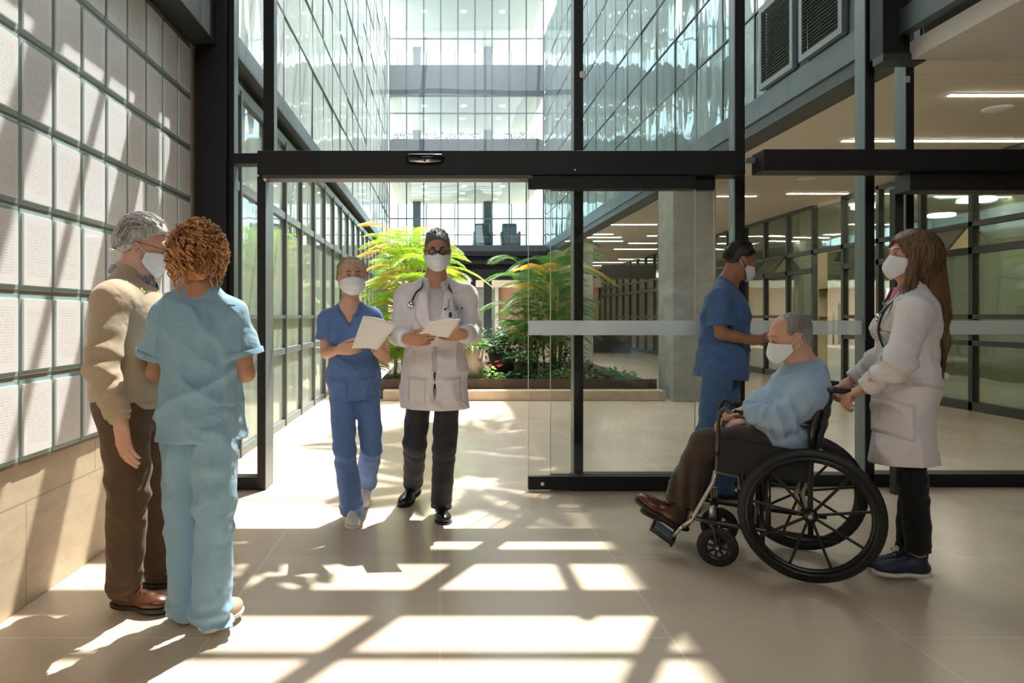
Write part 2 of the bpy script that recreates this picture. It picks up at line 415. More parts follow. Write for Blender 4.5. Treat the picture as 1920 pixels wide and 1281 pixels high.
M['dark'] = pm('dark_interior', (.06, .06, .055), .8)
M['bridge'] = pm('bridge_spandrel', (.065, .088, .10), .5, var=.12, vs=2)
M['light'] = emis('lamp_diffuser', (1, .90, .74), 22.0)
M['spot'] = emis('downlight_lens', (1, .93, .78), 6.0)

# ============================================================ setting: shell
def sbox(name, a, b, mat, parent=None, bevel=0):
    o = MB().box(a, b).build(name, mat, parent, bevel=bevel)
    if parent is None: struct(o)
    return o
sbox('floor', (-8, -22, -.2), (16, 45, 0), M['floor'])
sbox('wall_left', (-2.09, -7, 0), (-1.79, 5.12, 3.20), M['wall'])
sbox('wall_left_upper', (-2.05, -7, 3.55), (-1.95, 5.0, 8.5), M['dark'])
w9 = struct(empty('window_fill_added', (0, -7, 0)))  # added clerestory behind the camera, lets in soft frontal fill light
sbox('wall_back', (-3, -7.2, 0), (13, -7, 5.2), pm('warm_back_wall', (.30, .25, .20), .8))
for i in range(11): MB().box((-1.9 + i * 1.45, -7.1, 5.2), (-1.82 + i * 1.45, -7, 8.5)).build('mullion', M['black'], w9)
for z in (5.2, 6.8, 8.4): MB().box((-1.9, -7.1, z), (12.7, -7, z + .09)).build('transom', M['black'], w9)
for i in range(10): MB().box((-1.82 + i * 1.45, -7.06, 5.29), (-.45 + i * 1.45, -7.05, 8.4)).build('pane', M['glass'], w9)
sbox('wall_right', (12.8, -7, 0), (13, 34, 8.7), M['white'])
sbox('ceiling', (-3, -7, 8.5), (13, 5.1, 8.7), M['white'])
sbox('ceiling_soffit', (3.32, -7, 3.06), (12.8, 4.9, 3.19), M['white'])
sbox('wall_soffit_gap', (3.42, -7, 3.19), (3.5, 4.9, 8.5), M['dark'])
sbox('ceiling_lobby', (3.62, 5.0, 3.36), (12.8, 34, 3.5), M['ceil'])
sbox('wall_lobby_end', (3.7, 33.5, 0), (12.8, 33.7, 3.36), M['conc'])
sbox('trim_gallery_edge', (3.24, -6.9, 3.24), (3.32, 4.9, 3.42), M['steel'], bevel=.004)
sbox('trim_gallery_edge_left', (-1.95, -6.9, 3.20), (-1.60, 5.0, 3.56), M['darkframe'], bevel=.006)
sbox('trim_gallery_flange_left', (-1.70, -6.9, 3.56), (-1.58, 5.0, 3.585), M['steel'])
sbox('trim_bracket', (3.13, 4.9, 3.11), (3.32, 5.05, 3.7), M['black'])
sbox('trim_bracket_bar', (3.12, 4.88, 3.05), (3.42, 5.0, 3.105), M['darkframe'])

# ============================================================ entrance glazing at Y = 5.1
win = struct(empty('window_1', (0, 5.1, 0)))
def mull(x0, x1, y0, y1, z0=0, z1=8.5, side=None):
    MB().box((x0, y0, z0), (x1, y1, z1)).build('mullion', M['black'], win, bevel=.003)
    if side == 'l': MB().box((x0 - .004, y0 + .006, z0), (x0, y1, z1)).build('mullion_side', M['mull'], win)
    if side == 'r': MB().box((x1, y0 + .006, z0), (x1 + .004, y1, z1)).build('mullion_side', M['mull'], win)
mull(-1.75, -1.53, 4.95, 5.25)                          # broad black column
mull(-1.53, -1.495, 5.02, 5.12, side='r')
mull(-1.315, -1.258, 4.985, 5.22, 0, 2.26, 'r')         # door jamb
mull(-1.30, -1.225, 5.1, 5.2, 2.40, 8.5, 'r')
mull(.985, 1.05, 5.08, 5.20, 0, 8.5, 'l')
mull(2.165, 2.235, 5.08, 5.19, 0, 8.5, 'l')
mull(3.12, 3.185, 5.08, 5.21, 0, 8.5, 'l')
mull(3.42, 3.475, 5.08, 5.21, 0, 8.5, 'l')
mull(6.2, 6.26, 5.08, 5.21, 0, 3.36, 'l')
for (x0, x1, z0, z1, y0, y1) in ((-1.5, -1.29, 2.355, 2.43, 5.0, 5.12), (-1.5, -1.3, 0, .09, 5.0, 5.12), (.98, 3.15, 0, .085, 5.1, 5.22),
                                  (3.15, 9.5, 0, .095, 5.08, 5.22), (-1.5, 3.45, 4.55, 4.80, 5.02, 5.2), (-1.5, 3.45, 5.73, 5.77, 5.08, 5.14), (-1.5, 3.45, 6.9, 7.05, 5.02, 5.2)):  # high transoms are out of view, set to cast floor shadow bands
    MB().box((x0, y0, z0), (x1, y1, z1)).build('transom', M['black'], win, bevel=.002)
def pane(x0, x1, z0, z1, y=5.13, mat='glass'):
    MB().box((x0, y, z0), (x1, y + .008, z1)).build('pane', M[mat], win)
pane(-1.5, -1.30, .09, 2.36)
for a, b in ((-1.5, -1.29), (-1.23, .98), (1.05, 2.16), (2.235, 3.12), (3.185, 3.42)):
    pane(a, b, 2.43, 8.45, mat='glass2')
pane(1.05, 2.16, .085, 2.43); pane(2.235, 3.12, .085, 2.43); pane(3.475, 6.2, .095, 3.05); pane(3.185, 3.42, .095, 2.43)
for a, b in ((2.24, 3.115), (3.48, 6.19)):
    MB().box((a, 5.12, 1.118), (b, 5.128, 1.222)).build('frosted_band', M['frost'], win)

# sliding doors
hd = empty('door_operator_header', (.43, 4.93, 2.26)); tag(hd, 'long black operator box above the open sliding entrance, small sensor at its middle', 'door header')
MB().box((-1.30, 4.93, 2.262), (2.172, 5.1, 2.432)).build('housing', M['black'], hd, bevel=.004)
MB().box((-1.27, 4.94, 2.235), (.66, 5.08, 2.262)).build('lower_lip', pm('brown_black_lip', (.05, .04, .036), .4), hd)
for (x, z, r) in ((.96, 2.295, .008), (-1.245, 2.225, .012)):
    MB().sphere((x, 4.93, z), r, 6).build('screw_cap', M['white'], hd, smooth=True)
sn = MB(); 
sn.tube([(-.235, 4.915, 2.375), (-.22, 4.91, 2.375), (.01, 4.91, 2.375), (.025, 4.915, 2.375)], [.02, .03, .03, .02], 16)
se = empty('motion_sensor', (-.1, 4.92, 2.35)); tag(se, 'black pill shaped motion sensor with silver underside on the door header', 'sensor')
sn.build('sensor_housing', pm('gloss_black_plastic', (.012, .016, .022), .12), se, smooth=True)
sl = MB().tube([(-.215, 4.896, 2.352), (-.1, 4.893, 2.35), (.005, 4.896, 2.352)], [.010, .013, .010], 12); sl.build('silver_lens', pm('brushed_silver', (.75, .76, .78), .25, .9), se, smooth=True)
MB().box((-.115, 4.878, 2.343), (-.098, 4.884, 2.358)).build('sensor_eye', M['dark'], se)

def leaf(name, x0, x1, y, label, roller=False):
    d = struct(empty(name, ((x0 + x1) / 2, y, 0))); d['label'] = label
    MB().box((x0, y - .022, .012), (x1, y + .022, .108)).build('bottom_rail', M['black'], d, bevel=.003)
    MB().box((x0, y - .022, 2.165), (x1, y + .022, 2.262)).build('top_rail', M['black'], d, bevel=.003)
    MB().box((x0 + .004, y - .005, .108), (x1 - .004, y + .005, 2.165)).build('glass_pane', M['glass'], d)
    MB().box((x0 + .004, y - .0075, 1.118), (x1 - .004, y - .0055, 1.222)).build('frosted_band', M['frost'], d)
    for x in (x0, x1 - .004): MB().box((x, y - .006, .108), (x + .004, y + .006, 2.165)).build('edge_seal', pm('edge_seal', (.62, .60, .52), .4), d)
    if roller: MB().lathe((x0 + .1, y - .022, .055), (0, -1, 0), [(0, .006), (.012, .006), (.014, 0)], 16).build('roller_cap', M['white'], d)
    return d
leaf('door_1', .632, 1.83, 4.975, 'near glass leaf of the sliding door, parked open at the right of the opening', True)
leaf('door_2', .80, 1.99, 5.035, 'rear glass leaf of the sliding door, parked behind the near one')
h2 = empty('door_operator_header', (4, 4.68, 2.2)); tag(h2, 'black operator box over the closed entrance at the right edge', 'door header')
MB().box((2.148, 4.6, 2.222), (7.0, 4.78, 2.362)).build('housing', M['black'], h2, bevel=.004)
MB().box((2.10, 4.72, 2.30), (2.175, 4.76, 2.335)).build('link_bar', M['mull'], h2)
MB().box((3.16, 4.66, 2.10), (7.0, 4.82, 2.222)).build('rail_cover', pm('rail_cover', (.012, .012, .012), .5), h2)
MB().box((3.19, 4.86, 0), (3.25, 4.92, 2.15)).build('door_jamb', M['darkframe'], h2)
for (px, py) in ((1092, 140), (1700, 149)):
    p = P(px, py, 5.07); o = MB().box((p.x - .022, p.y - .015, p.z - .025), (p.x + .022, p.y + .008, p.z + .025)).build('wall_sensor', M['white'], bevel=.012, origin=p)
    tag(o, 'small white sensor button on the %s black mullion above the doors' % ('middle' if px < 1200 else 'right hand'), 'sensor')

# ============================================================ courtyard facades
def facade(name, X, sgn, y0, y1, step, rows, mat, lowrows=None, lowmat=None, jit=0):
    """a curtain wall along X; sgn: side facing the court"""
    w = struct(empty(name, (X, y0, 0))); n = int(round((y1 - y0) / step)); rnd = random.Random(3)
    z0, z1 = rows[0], rows[-1]
    for i in range(n):
        a = y0 + i * step; b = a + step
        mb = MB(); zz = rows
        for j in range(len(zz) - 1):
            tl = (rnd.random() - .5) * .02; t2 = (rnd.random() - .5) * .012
            mb.add([(X + tl, a + .012, zz[j] + .012), (X + tl + t2, b - .012, zz[j] + .012), (X - tl + t2, b - .012, zz[j + 1] - .012), (X - tl, a + .012, zz[j + 1] - .012)], [(0, 1, 2, 3)])
        mb.build('glazing_bay', mat, w, solid=.012)
    for i in range(n + 1):
        a = y0 + i * step
        MB().box((X - .02, a - .007, z0), (X + sgn * .014 , a + .007, z1)).build('mullion', M['line'], w)
    for z in rows: MB().box((X - .02, y0, z - .010), (X + sgn * .016, y1, z + .010)).build('transom', M['line'], w)
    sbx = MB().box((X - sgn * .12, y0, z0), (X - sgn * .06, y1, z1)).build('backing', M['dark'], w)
    return w
rowsU = [3.73, 4.72, 5.5, 6.35, 7.2, 8.1, 9.0, 9.9, 11.0]
facade('window_2', -1.80, 1, 5.25, 24.15, .9, rowsU, M['gL'])
wr = facade('window_3', 3.62, -1, 5.25, 24.15, .9, rowsU, M['gR'])
struct(sbox('trim_beam_left', (-2.1, 5.2, 3.47), (-1.775, 24, 3.73), M['steel'], bevel=.006))
struct(sbox('trim_flange_left', (-2.1, 5.2, 3.44), (-1.70, 24, 3.47), M['darkframe']))
struct(sbox('trim_beam_right', (3.58, 5.2, 3.47), (3.9, 24, 3.73), M['steel'], bevel=.006))
struct(sbox('trim_flange_right', (3.60, 5.2, 3.345), (3.9, 24, 3.47), M['darkframe']))
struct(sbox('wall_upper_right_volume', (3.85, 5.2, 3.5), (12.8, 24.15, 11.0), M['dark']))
# louvre panels set in the right facade
for k, (a, b) in enumerate(((6.98, 7.72), (6.12, 6.86))):
    lv = empty('louvre_panel', (3.6, (a + b) / 2, 3.78)); tag(lv, ('grey louvre panel in the right courtyard facade, %s of the pair' % ('farther' if k == 0 else 'nearer')), 'louvre')
    fr = MB()
    for bx in (((3.545, a, 3.76), (3.60, b, 3.82)), ((3.545, a, 4.6), (3.60, b, 4.66)), ((3.545, a, 3.82), (3.60, a + .06, 4.6)), ((3.545, b - .06, 3.82), (3.60, b, 4.6))): fr.box(*bx)
    fr.build('frame', pm('louvre_frame', (.20, .245, .26), .5), lv)
    bl = MB()
    for i in range(22):
        z = 3.84 + i * .0345
        bl.add([(3.55, a + .06, z), (3.55, b - .06, z), (3.59, b - .06, z + .028), (3.59, a + .06, z + .028), (3.553, a + .06, z - .004), (3.553, b - .06, z - .004), (3.593, b - .06, z + .024), (3.593, a + .06, z + .024)],
               [(0, 1, 2, 3), (7, 6, 5, 4), (0, 4, 5, 1), (3, 2, 6, 7)])
    bl.build('louvre_blades', pm('louvre_blade', (.13, .15, .16), .5, .3), lv)
# lower left glass wall of the court
w4 = struct(empty('window_4', (-1.79, 5.25, 0)))
rl = [.03, .86, 1.25, 2.40, 3.25]
for i in range(21):
    a = 5.25 + i * .9
    mb = MB()
    for j in range(4): mb.add([(-1.80, a, rl[j]), (-1.80, a + .9, rl[j]), (-1.80, a + .9, rl[j + 1]), (-1.80, a, rl[j + 1])], [(0, 1, 2, 3)])
    mb.build('glazing_bay', M['gLlow'], w4, solid=.01)
    MB().box((-1.84, a - .02, 0), (-1.755, a + .02, 3.25)).build('mullion', M['gframe'], w4)
for z, h in ((.03, .05), (.86, .035), (1.25, .02), (2.40, .04), (3.25, .05)): MB().box((-1.84, 5.2, z - h), (-1.765, 24.1, z + h)).build('transom', M['mull'], w4)
sbox('wall_left_room', (-2.6, 5.2, 0), (-2.5, 24, 3.3), pm('pale_blinds', (.52, .56, .50), .8, var=.2, vs=2, scale=(1, 6, .3)))
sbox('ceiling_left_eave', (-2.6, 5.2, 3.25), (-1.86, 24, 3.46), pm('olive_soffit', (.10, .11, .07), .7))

# ============================================================ bridge across the far end
MB_ = {}
slabs = [(2.95, 3.73), (6.0, 7.38), (8.9, 9.97), (12.3, 13.2)]
for i, (a, b) in enumerate(slabs):
    sbox('trim_bridge_slab_%d' % (i + 1), (-1.75, 24.0, a), (3.58, 29.0, b), M['bridge'])
    if i: 
        sbox('ceiling_bridge_%d' % i, (-1.75, 24.05, a - .04), (3.58, 29.0, a - .002), M['ceil'])
br = struct(empty('window_5', (0, 24, 3.73)))
for (z0, z1) in ((3.73, 5.96), (7.38, 8.86), (9.97, 12.26)):
    for k in range(9):
        x = -1.75 + k * .592
        MB().box((x + .02, 24.03, z0), (x + .572, 24.04, z1)).build('pane', M['gB'], br)
    MB().box((-1.75, 24.0, z0 + .9), (3.58, 24.05, z0 + .94)).build('transom', M['line'], br)
for k in range(10):
    x = -1.75 + k * .592; MB().box((x - .018, 23.97, 3.0), (x + .022, 24.05, 12.9)).build('mullion', M['bline'], br)
    if k % 2 == 0: MB().box((x - .02, 28.9, 3.73), (x + .02, 29.0, 12.3)).build('rear_mullion', M['line'], br)
for k, x in enumerate((-.95, 1.95)):
    sbox('trim_bridge_column_%d' % (k + 1), (x - .16, 28.3, 0), (x + .16, 28.6, 12.3), M['bridge'])
for z in (4.63, 8.2, 10.9): struct(sbox('trim_bridge_rail_%d' % int(z), (-1.75, 28.86, z), (3.58, 28.92, z + .05), M['line']))
for z, h in ((3.30, .16), (3.02, .13), (2.5, .34)): struct(sbox('trim_portal_beam_%d' % int(z * 100), (-1.75, 23.4, z), (3.58, 23.75, z + h), M['black']))
sbox('wall_portal_infill', (-1.75, 23.8, 2.6), (3.58, 23.95, 3.7), M['bridge'])
for x in (1.05,): sbox('trim_portal_post', (x, 23.5, 0), (x + .16, 23.8, 2.6), M['black'])
n_ = 0
for (z, ys) in ((5.955, (25, 26.4, 27.8)), (8.855, (25, 26.6)), (12.255, (25, 27))):
    for x in (-.55, .85, 2.25):
        for y in ys:
            o = MB().lathe((x, y, z), (0, 0, -1), [(.10, -.002), (.10, .012), (.07, .016), (0, .010)], 16).build('downlight', M['spot'], origin=(x, y, z))
            tag(o, 'small round recessed lamp in the ceiling of the %s bridge level' % ({5.955: 'lowest', 8.855: 'middle', 12.255: 'top'}[z]), 'ceiling light', 'downlights under the %s bridge ceiling' % ({5.955: 'lowest', 8.855: 'middle', 12.255: 'top'}[z]))
# far wall with shutters
sbox('wall_far', (-6, 31, 0), (9, 31.2, 3.0), pm('terracotta_plaster', (.62, .42, .30), .8))
sbox('trim_far_lintel', (-6, 30.6, 2.55), (9, 31, 2.95), pm('cream_fascia', (.75, .66, .52), .7))
shu = empty('roller_shutter', (2.0, 30.9, 0)); tag(shu, 'grey green horizontal slat shutter beyond the planting, under the far bridge', 'shutter')
sm = MB()
for i in range(26): sm.box((1.2, 30.86 + .02 * (i % 2), i * .097), (2.45, 30.93, i * .097 + .09))
sm.build('slat_curtain', pm('sage_shutter', (.27, .33, .27), .6), shu)
MB().box((2.45, 30.82, 0), (2.6, 30.95, 2.55)).build('guide_rail', M['white'], shu); MB().box((1.1, 30.82, 0), (1.2, 30.95, 2.55)).build('guide_rail', M['darkframe'], shu)

# armchairs seen on the lowest bridge level
def armchair(p, label):
    r = empty('armchair', p); tag(r, label, 'armchair', 'armchairs on the bridge'); m = M['bridge']
    MB().box((p.x - .3, p.y - .3, p.z + .12), (p.x + .3, p.y + .28, p.z + .42)).build('seat', M['line'], r, bevel=.05)
    MB().box((p.x - .28, p.y + .2, p.z + .35), (p.x + .28, p.y + .36, p.z + .95)).build('backrest', M['line'], r, bevel=.07)
    for s in (-1, 1):
        MB().box((p.x + s * .28, p.y - .28, p.z + .1), (p.x + s * .36, p.y + .3, p.z + .6)).build('armrest', M['line'], r, bevel=.03)
        for q in (-1, 1): MB().tube([(p.x + s * .25, p.y + q * .24, p.z), (p.x + s * .25, p.y + q * .24, p.z + .13)], .02).build('leg', M['black'], r)
armchair(V((1.55, 25.2, 3.73)), 'dark armchair behind the bridge glass, left of the two')
armchair(V((2.55, 25.2, 3.73)), 'dark armchair behind the bridge glass, right of the two')

# ============================================================ right lobby
sbox('trim_pillar_1', (3.43, 10.2, 0), (4.06, 10.9, 3.36), M['conc'], bevel=.01)
sbox('trim_pillar_3', (3.7, 19.0, 0), (4.2, 19.5, 3.36), M['conc'], bevel=.01)
sbox('wall_inner_room', (10.0, 5.0, 0), (10.1, 33.5, 3.36), M['olive'])
sbox('wall_room_near', (7.2, 5.2, 0), (10, 5.3, 3.36), M['olive'])
w6 = struct(empty('window_6', (7.1, 5.3, 0)))
y = 5.3; k = 0; rl = [.12, .9, 1.25, 2.13, 2.48, 3.32]
edges = [5.3 + .98 * i for i in range(29)]
for i in range(28):
    a, b = edges[i], edges[i + 1]
    isdoor = i in (7, 8)
    if i == 7: continue
    mb = MB()
    for j in range(5):
        if (i in (4, 9)) and j == 3: continue
        mb.add([(7.1, a, rl[j]), (7.1, b, rl[j]), (7.1, b, rl[j + 1]), (7.1, a, rl[j + 1])], [(0, 1, 2, 3)])
    mb.build('glazing_bay', M['gIn'], w6, solid=.008)
for i, a in enumerate(edges): MB().box((7.05, a - .035, 0), (7.14, a + .035, 3.36)).build('mullion', M['darkframe'], w6)
for z, h in ((.06, .06), (.9, .035), (1.25, .03), (2.13, .045), (2.48, .035), (3.34, .04)):
    MB().box((7.05, 5.3, z - h), (7.14, edges[7], z + h)).build('transom', M['darkframe'], w6)
    MB().box((7.05, edges[8], z - h), (7.14, edges[-1], z + h)).build('transom', M['darkframe'], w6)
MB().box((7.05, edges[7], 2.44), (7.14, edges[8], 2.52)).build('transom', M['darkframe'], w6)
MB().box((7.097, edges[7], 2.52), (7.105, edges[8], 3.3)).build('glazing_bay', M['gIn'], w6)
for nm, i in (('window_7', 4), ('window_8', 9)):
    hp = struct(empty(nm, (7.05, edges[i] + .49, 2.46)))
    a, b = edges[i] + .05, edges[i + 1] - .05
    q = [V((7.04, a, 2.45)), V((7.04, b, 2.45)), V((6.80, b, 2.16)), V((6.80, a, 2.16))]
    for e in range(4): MB().tube([q[e], q[(e + 1) % 4]], .014, 6).build('sash_frame', M['darkframe'], hp)
    MB().quad(*q).build('sash_pane', M['gIn'], hp, solid=.006)
gd = struct(empty('door_3', (7.1, edges[7], 0)))
MB().box((7.09, edges[7] + .05, .02), (7.10, edges[8] - .45, 2.42)).build('glass_leaf', M['gIn'], gd)
MB().tube([(7.04, edges[7] + .25, .75), (7.04, edges[7] + .25, 1.5)], .014).build('pull_handle', pm('handle_steel', (.6, .58, .5), .3, .9), gd, smooth=True)
# shelf scene inside the room
wood = pm('dark_wood', (.14, .07, .035), .5, var=.3, vs=10, scale=(1, 6, 6))
for k_, (py, nm_) in enumerate(((541, 'upper'), (594, 'lower'))):
    a = P(1553, py, 14.3); b = P(1604, py, 14.3)
    o = MB().box((a.x, 14.3, a.z - .03), (b.x + .3, 14.65, a.z)).build('wall_shelf', wood, origin=(a.x, 14.3, a.z)); tag(o, nm_ + ' brown wall shelf inside the right hand room', 'shelf')
sbox('wall_shelf_niche', (7.6, 14.66, 0), (10, 14.76, 3.36), M['olive'])
a = P(1570, 541, 14.45)
pt = empty('potted_plant', a); tag(pt, 'small green plant in a pale pot on the upper wall shelf', 'plant')
MB().lathe(a, (0, 0, 1), [(0, 0), (.07, 0), (.09, .13), (.08, .13), (.075, .11), (0, .11)], 16).build('pot', M['white'], pt, smooth=True)
lm = MB(); rr = random.Random(5)
for i in range(40):
    an = rr.random() * 6.28; r = rr.random() * .16 + .06; b = a + V((math.cos(an) * r, math.sin(an) * r, .16 + rr.random() * .18)); s = V((-math.sin(an), math.cos(an), 0)) * .018
    c0 = a + V((0, 0, .12)); md_ = (c0 + b) / 2 + V((0, 0, .05)); lm.add([c0, md_ + s, b, md_ - s], [(0, 1, 2, 3)])
lm.build('leaves', leafmat('shelf_leaf', (.12, .25, .06)), pt)
a = P(1571, 568, 14.6); o = empty('framed_picture', a); tag(o, 'dark mottled framed picture hanging between the wall shelves', 'picture')
MB().box((a.x - .14, 14.62, a.z - .15), (a.x + .14, 14.65, a.z + .15)).build('frame', M['black'], o)
MB().box((a.x - .125, 14.612, a.z - .135), (a.x + .125, 14.62, a.z + .135)).build('print', pm('mottled_print', (.22, .18, .20), .6, var=.9, vs=14), o)
a = P(1577, 484, 12.8); pl_ = empty('pendant_lamp', a + V((0, 0, 1))); tag(pl_, 'black cone pendant lamp hanging inside the right hand room', 'pendant lamp')
MB().lathe(a + V((0, 0, -.06)), (0, 0, 1), [(.12, 0), (.055, .17), (.02, .19), (.115, 0)], 20).build('shade', M['black'], pl_, smooth=True)
MB().tube([a + V((0, 0, .1)), V((a.x, a.y, 3.35))], .005, 6).build('cord', M['black'], pl_)

# ceiling strip lamps of the lobby: (picture y, x from, x to)
strips = [(178, 1778, 1990), (264, 1578, 2010), (363, 1475, 1590), (368, 1344, 1418), (421, 1138, 1232), (439, 1074, 1150), (445, 1073, 1165),
          (452, 1060, 1168), (442, 1213, 1232), (456, 1178, 1232), (467, 1151, 1232), (492, 1103, 1170), (498, 1103, 1150), (369, 1768, 1990), (421, 1556, 1672), (443, 1344, 1474), (457, 1344, 1417), (468, 1344, 1357), (421, 1500, 1600), (486, 1160, 1232)]
for i, (py, x0, x1) in enumerate(strips):
    Y = 2.105 * 1300 / (594 - py); a = (x0 - 825) / 1300 * Y; b = (x1 - 825) / 1300 * Y; w = .035
    r = empty('ceiling_light', ((a + b) / 2, Y, 3.355)); tag(r, 'slim white linear lamp recessed in the beige lobby ceiling' if i > 3 else ['nearest short linear lamp in the lobby ceiling at the right edge', 'long linear lamp in the lobby ceiling above the right doors', 'linear lamp in the lobby ceiling over the wheelchair user', 'linear lamp in the lobby ceiling behind the door mullion'][i], 'ceiling light', 'linear lamps of the far lobby ceiling' if i > 3 else None)
    MB().box((a, Y - w, 3.352), (b, Y + w, 3.362)).build('trim_frame', M['white'], r); MB().box((a + .01, Y - w + .008, 3.346), (b - .01, Y + w - .008, 3.352)).build('diffuser', M['light'], r)
for i, (px, py, Y) in enumerate(((1870, 205, 7.02), (1512, 336, 10.6))):
    x = (px - 825) / 1300 * Y; o = MB().lathe((x, Y, 3.36), (0, 0, -1), [(0, .02), (.09, .02), (.13, .008), (.135, 0)], 24).build('ceiling_speaker', M['white'], smooth=True, origin=(x, Y, 3.36)); tag(o, 'round flush ceiling speaker in the lobby ceiling, ' + ('nearer the right edge' if i == 0 else 'farther one over the header'), 'speaker')
for i, (px, py, Y, s) in enumerate(((1732, 363, 12.0, .21), (1832, 377, 10.8, .25), (1765, 406, 11.6, .2), (1618, 391, 13, .2))):
    p = P(px, py, Y); r = empty('pendant_light', V((p.x, p.y, 3.36)))
    tag(r, ['round glowing disc lamp in the room, left of the upper two', 'largest round glowing disc lamp, at the far right', 'lowest round glowing disc lamp above the long haired woman', 'small round glowing disc lamp between the mullions'][i], 'pendant light')
    MB().lathe(p, (0, 0, 1), [(0, 0), (s, 0), (s, .04), (0, .04)], 28).build('disc_diffuser', M['light'], r); MB().tube([p, V((p.x, p.y, 3.36))], .004, 5).build('cord', M['black'], r)
# a reception desk far back in the lobby
rd = empty('reception_desk', (5.6, 24, 0)); tag(rd, 'dark reception desk at the far end of the lobby behind the glass', 'desk')
MB().box((4.6, 24, 0), (6.6, 24.6, 1.0)).build('counter', M['dark'], rd, bevel=.01); MB().box((4.5, 23.9, 1.0), (6.7, 24.7, 1.05)).build('worktop', M['conc'], rd)
o = MB().box((4.7, 20, 2.35), (6.2, 20.2, 2.75)).build('hanging_bulkhead', M['dark']); struct(o); o.name = 'trim_bulkhead'

# ============================================================ added unseen frame above the entrance, casting shadow bands indoors
for i, (Y, z, w, h) in enumerate(((5.95, 5.2, .09, .12),)):
    sbox('trim_added_shade_beam_%d' % (i + 1), (-1.7, Y - w, z), (3.55, Y + w, z + h), M['black'])
for i, x in enumerate((-1.2, .35, 1.9)):
    sbox('trim_added_shade_rafter_%d' % (i + 1), (x - .03, 5.2, 5.2), (x + .03, 6.0, 5.3), M['black'])

# ============================================================ framed notices on the left wall
bt = pm('aqua_glass_edge', (.36, .50, .50), .25, .1)
m_, nt_, b_, o_ = newmat('notice_paper')
sx = nt_.nodes.new('ShaderNodeSeparateXYZ'); L(nt_, tex(nt_), sx.inputs[0])
wv = N(nt_, 'ShaderNodeMath', _operation='MULTIPLY'); L(nt_, sx.outputs['Z'], wv.inputs[0]); wv.inputs[1].default_value = 85
fr_ = N(nt_, 'ShaderNodeMath', _operation='FRACT'); L(nt_, wv.outputs[0], fr_.inputs[0])
gt = N(nt_, 'ShaderNodeMath', _operation='GREATER_THAN'); L(nt_, fr_.outputs[0], gt.inputs[0]); gt.inputs[1].default_value = .62
nz = N(nt_, 'ShaderNodeTexNoise', Scale=1.0, Detail=2.0); L(nt_, tex(nt_, (1, 130, 40)), nz.inputs['Vector'])
g2 = N(nt_, 'ShaderNodeMath', _operation='GREATER_THAN'); L(nt_, nz.outputs['Fac'], g2.inputs[0]); g2.inputs[1].default_value = .47
mu = N(nt_, 'ShaderNodeMath', _operation='MULTIPLY'); L(nt_, gt.outputs[0], mu.inputs[0]); L(nt_, g2.outputs[0], mu.inputs[1])
ay = N(nt_, 'ShaderNodeMath', _operation='ABSOLUTE'); L(nt_, sx.outputs['Y'], ay.inputs[0])
l1 = N(nt_, 'ShaderNodeMath', _operation='LESS_THAN'); L(nt_, ay.outputs[0], l1.inputs[0]); l1.inputs[1].default_value = .08
az = N(nt_, 'ShaderNodeMath', _operation='ABSOLUTE'); L(nt_, sx.outputs['Z'], az.inputs[0])
l2 = N(nt_, 'ShaderNodeMath', _operation='LESS_THAN'); L(nt_, az.outputs[0], l2.inputs[0]); l2.inputs[1].default_value = .115
m2 = N(nt_, 'ShaderNodeMath', _operation='MULTIPLY'); L(nt_, mu.outputs[0], m2.inputs[0]); L(nt_, l1.outputs[0], m2.inputs[1])
m3 = N(nt_, 'ShaderNodeMath', _operation='MULTIPLY'); L(nt_, m2.outputs[0], m3.inputs[0]); L(nt_, l2.outputs[0], m3.inputs[1])
L(nt_, ramp(nt_, m3.outputs[0], [(0, (.92, .91, .92)), (1, (.72, .71, .73))]), b_.inputs['Base Color'])
b_.inputs['Roughness'].default_value = .35; b_.inputs['Coat Weight'].default_value = .5; b_.inputs['Coat Roughness'].default_value = .03
paper_m = m_
cols = [4.92 - .25 * k for k in range(11)]; rowz = [3.17 - .363 * k for k in range(8)]
proto = None
for r in range(7):
    for c in range(10):
        yc = (cols[c] + cols[c + 1]) / 2; zc = (rowz[r] + rowz[r + 1]) / 2; loc = (-1.79, yc, zc)
        if proto is None:
            x = -1.79; proto = empty('framed_notice', loc)
            MB().box((x + .002, yc - .1215, zc - .175), (x + .016, yc + .1215, zc + .175)).build('backing_panel', bt, proto, bevel=.003)
            MB().box((x + .016, yc - .106, zc - .153), (x + .026, yc + .106, zc + .153)).build('paper_sheet', paper_m, proto, bevel=.0015)
            t = proto
        else: t = copy_tree(proto, loc)
        rn = ['top', 'second', 'third', 'fourth', 'fifth', 'sixth', 'bottom'][r]
        cn = ['next to the black column', 'second from the black column', 'third from the black column', 'fourth from the black column', 'fifth from the black column', 'sixth from the black column', 'seventh from the black column', 'eighth from the black column', 'ninth from the black column', 'tenth from the black column'][c]
        tag(t, 'framed white notice on the left wall, %s row, %s' % (rn, cn), 'framed notice', 'framed notices on the left wall')
for k, z in enumerate(rowz):
    o = MB().box((-1.792, 2.4, z - .006), (-1.775, 4.93, z + .006)).build('trim_rail_%d' % (k + 1), pm('bronze_rail', (.22, .17, .11), .5, .2)); struct(o)
sbox('trim_notice_surround', (-1.80, 4.93, .62), (-1.775, 5.115, 3.2), M['wall'])
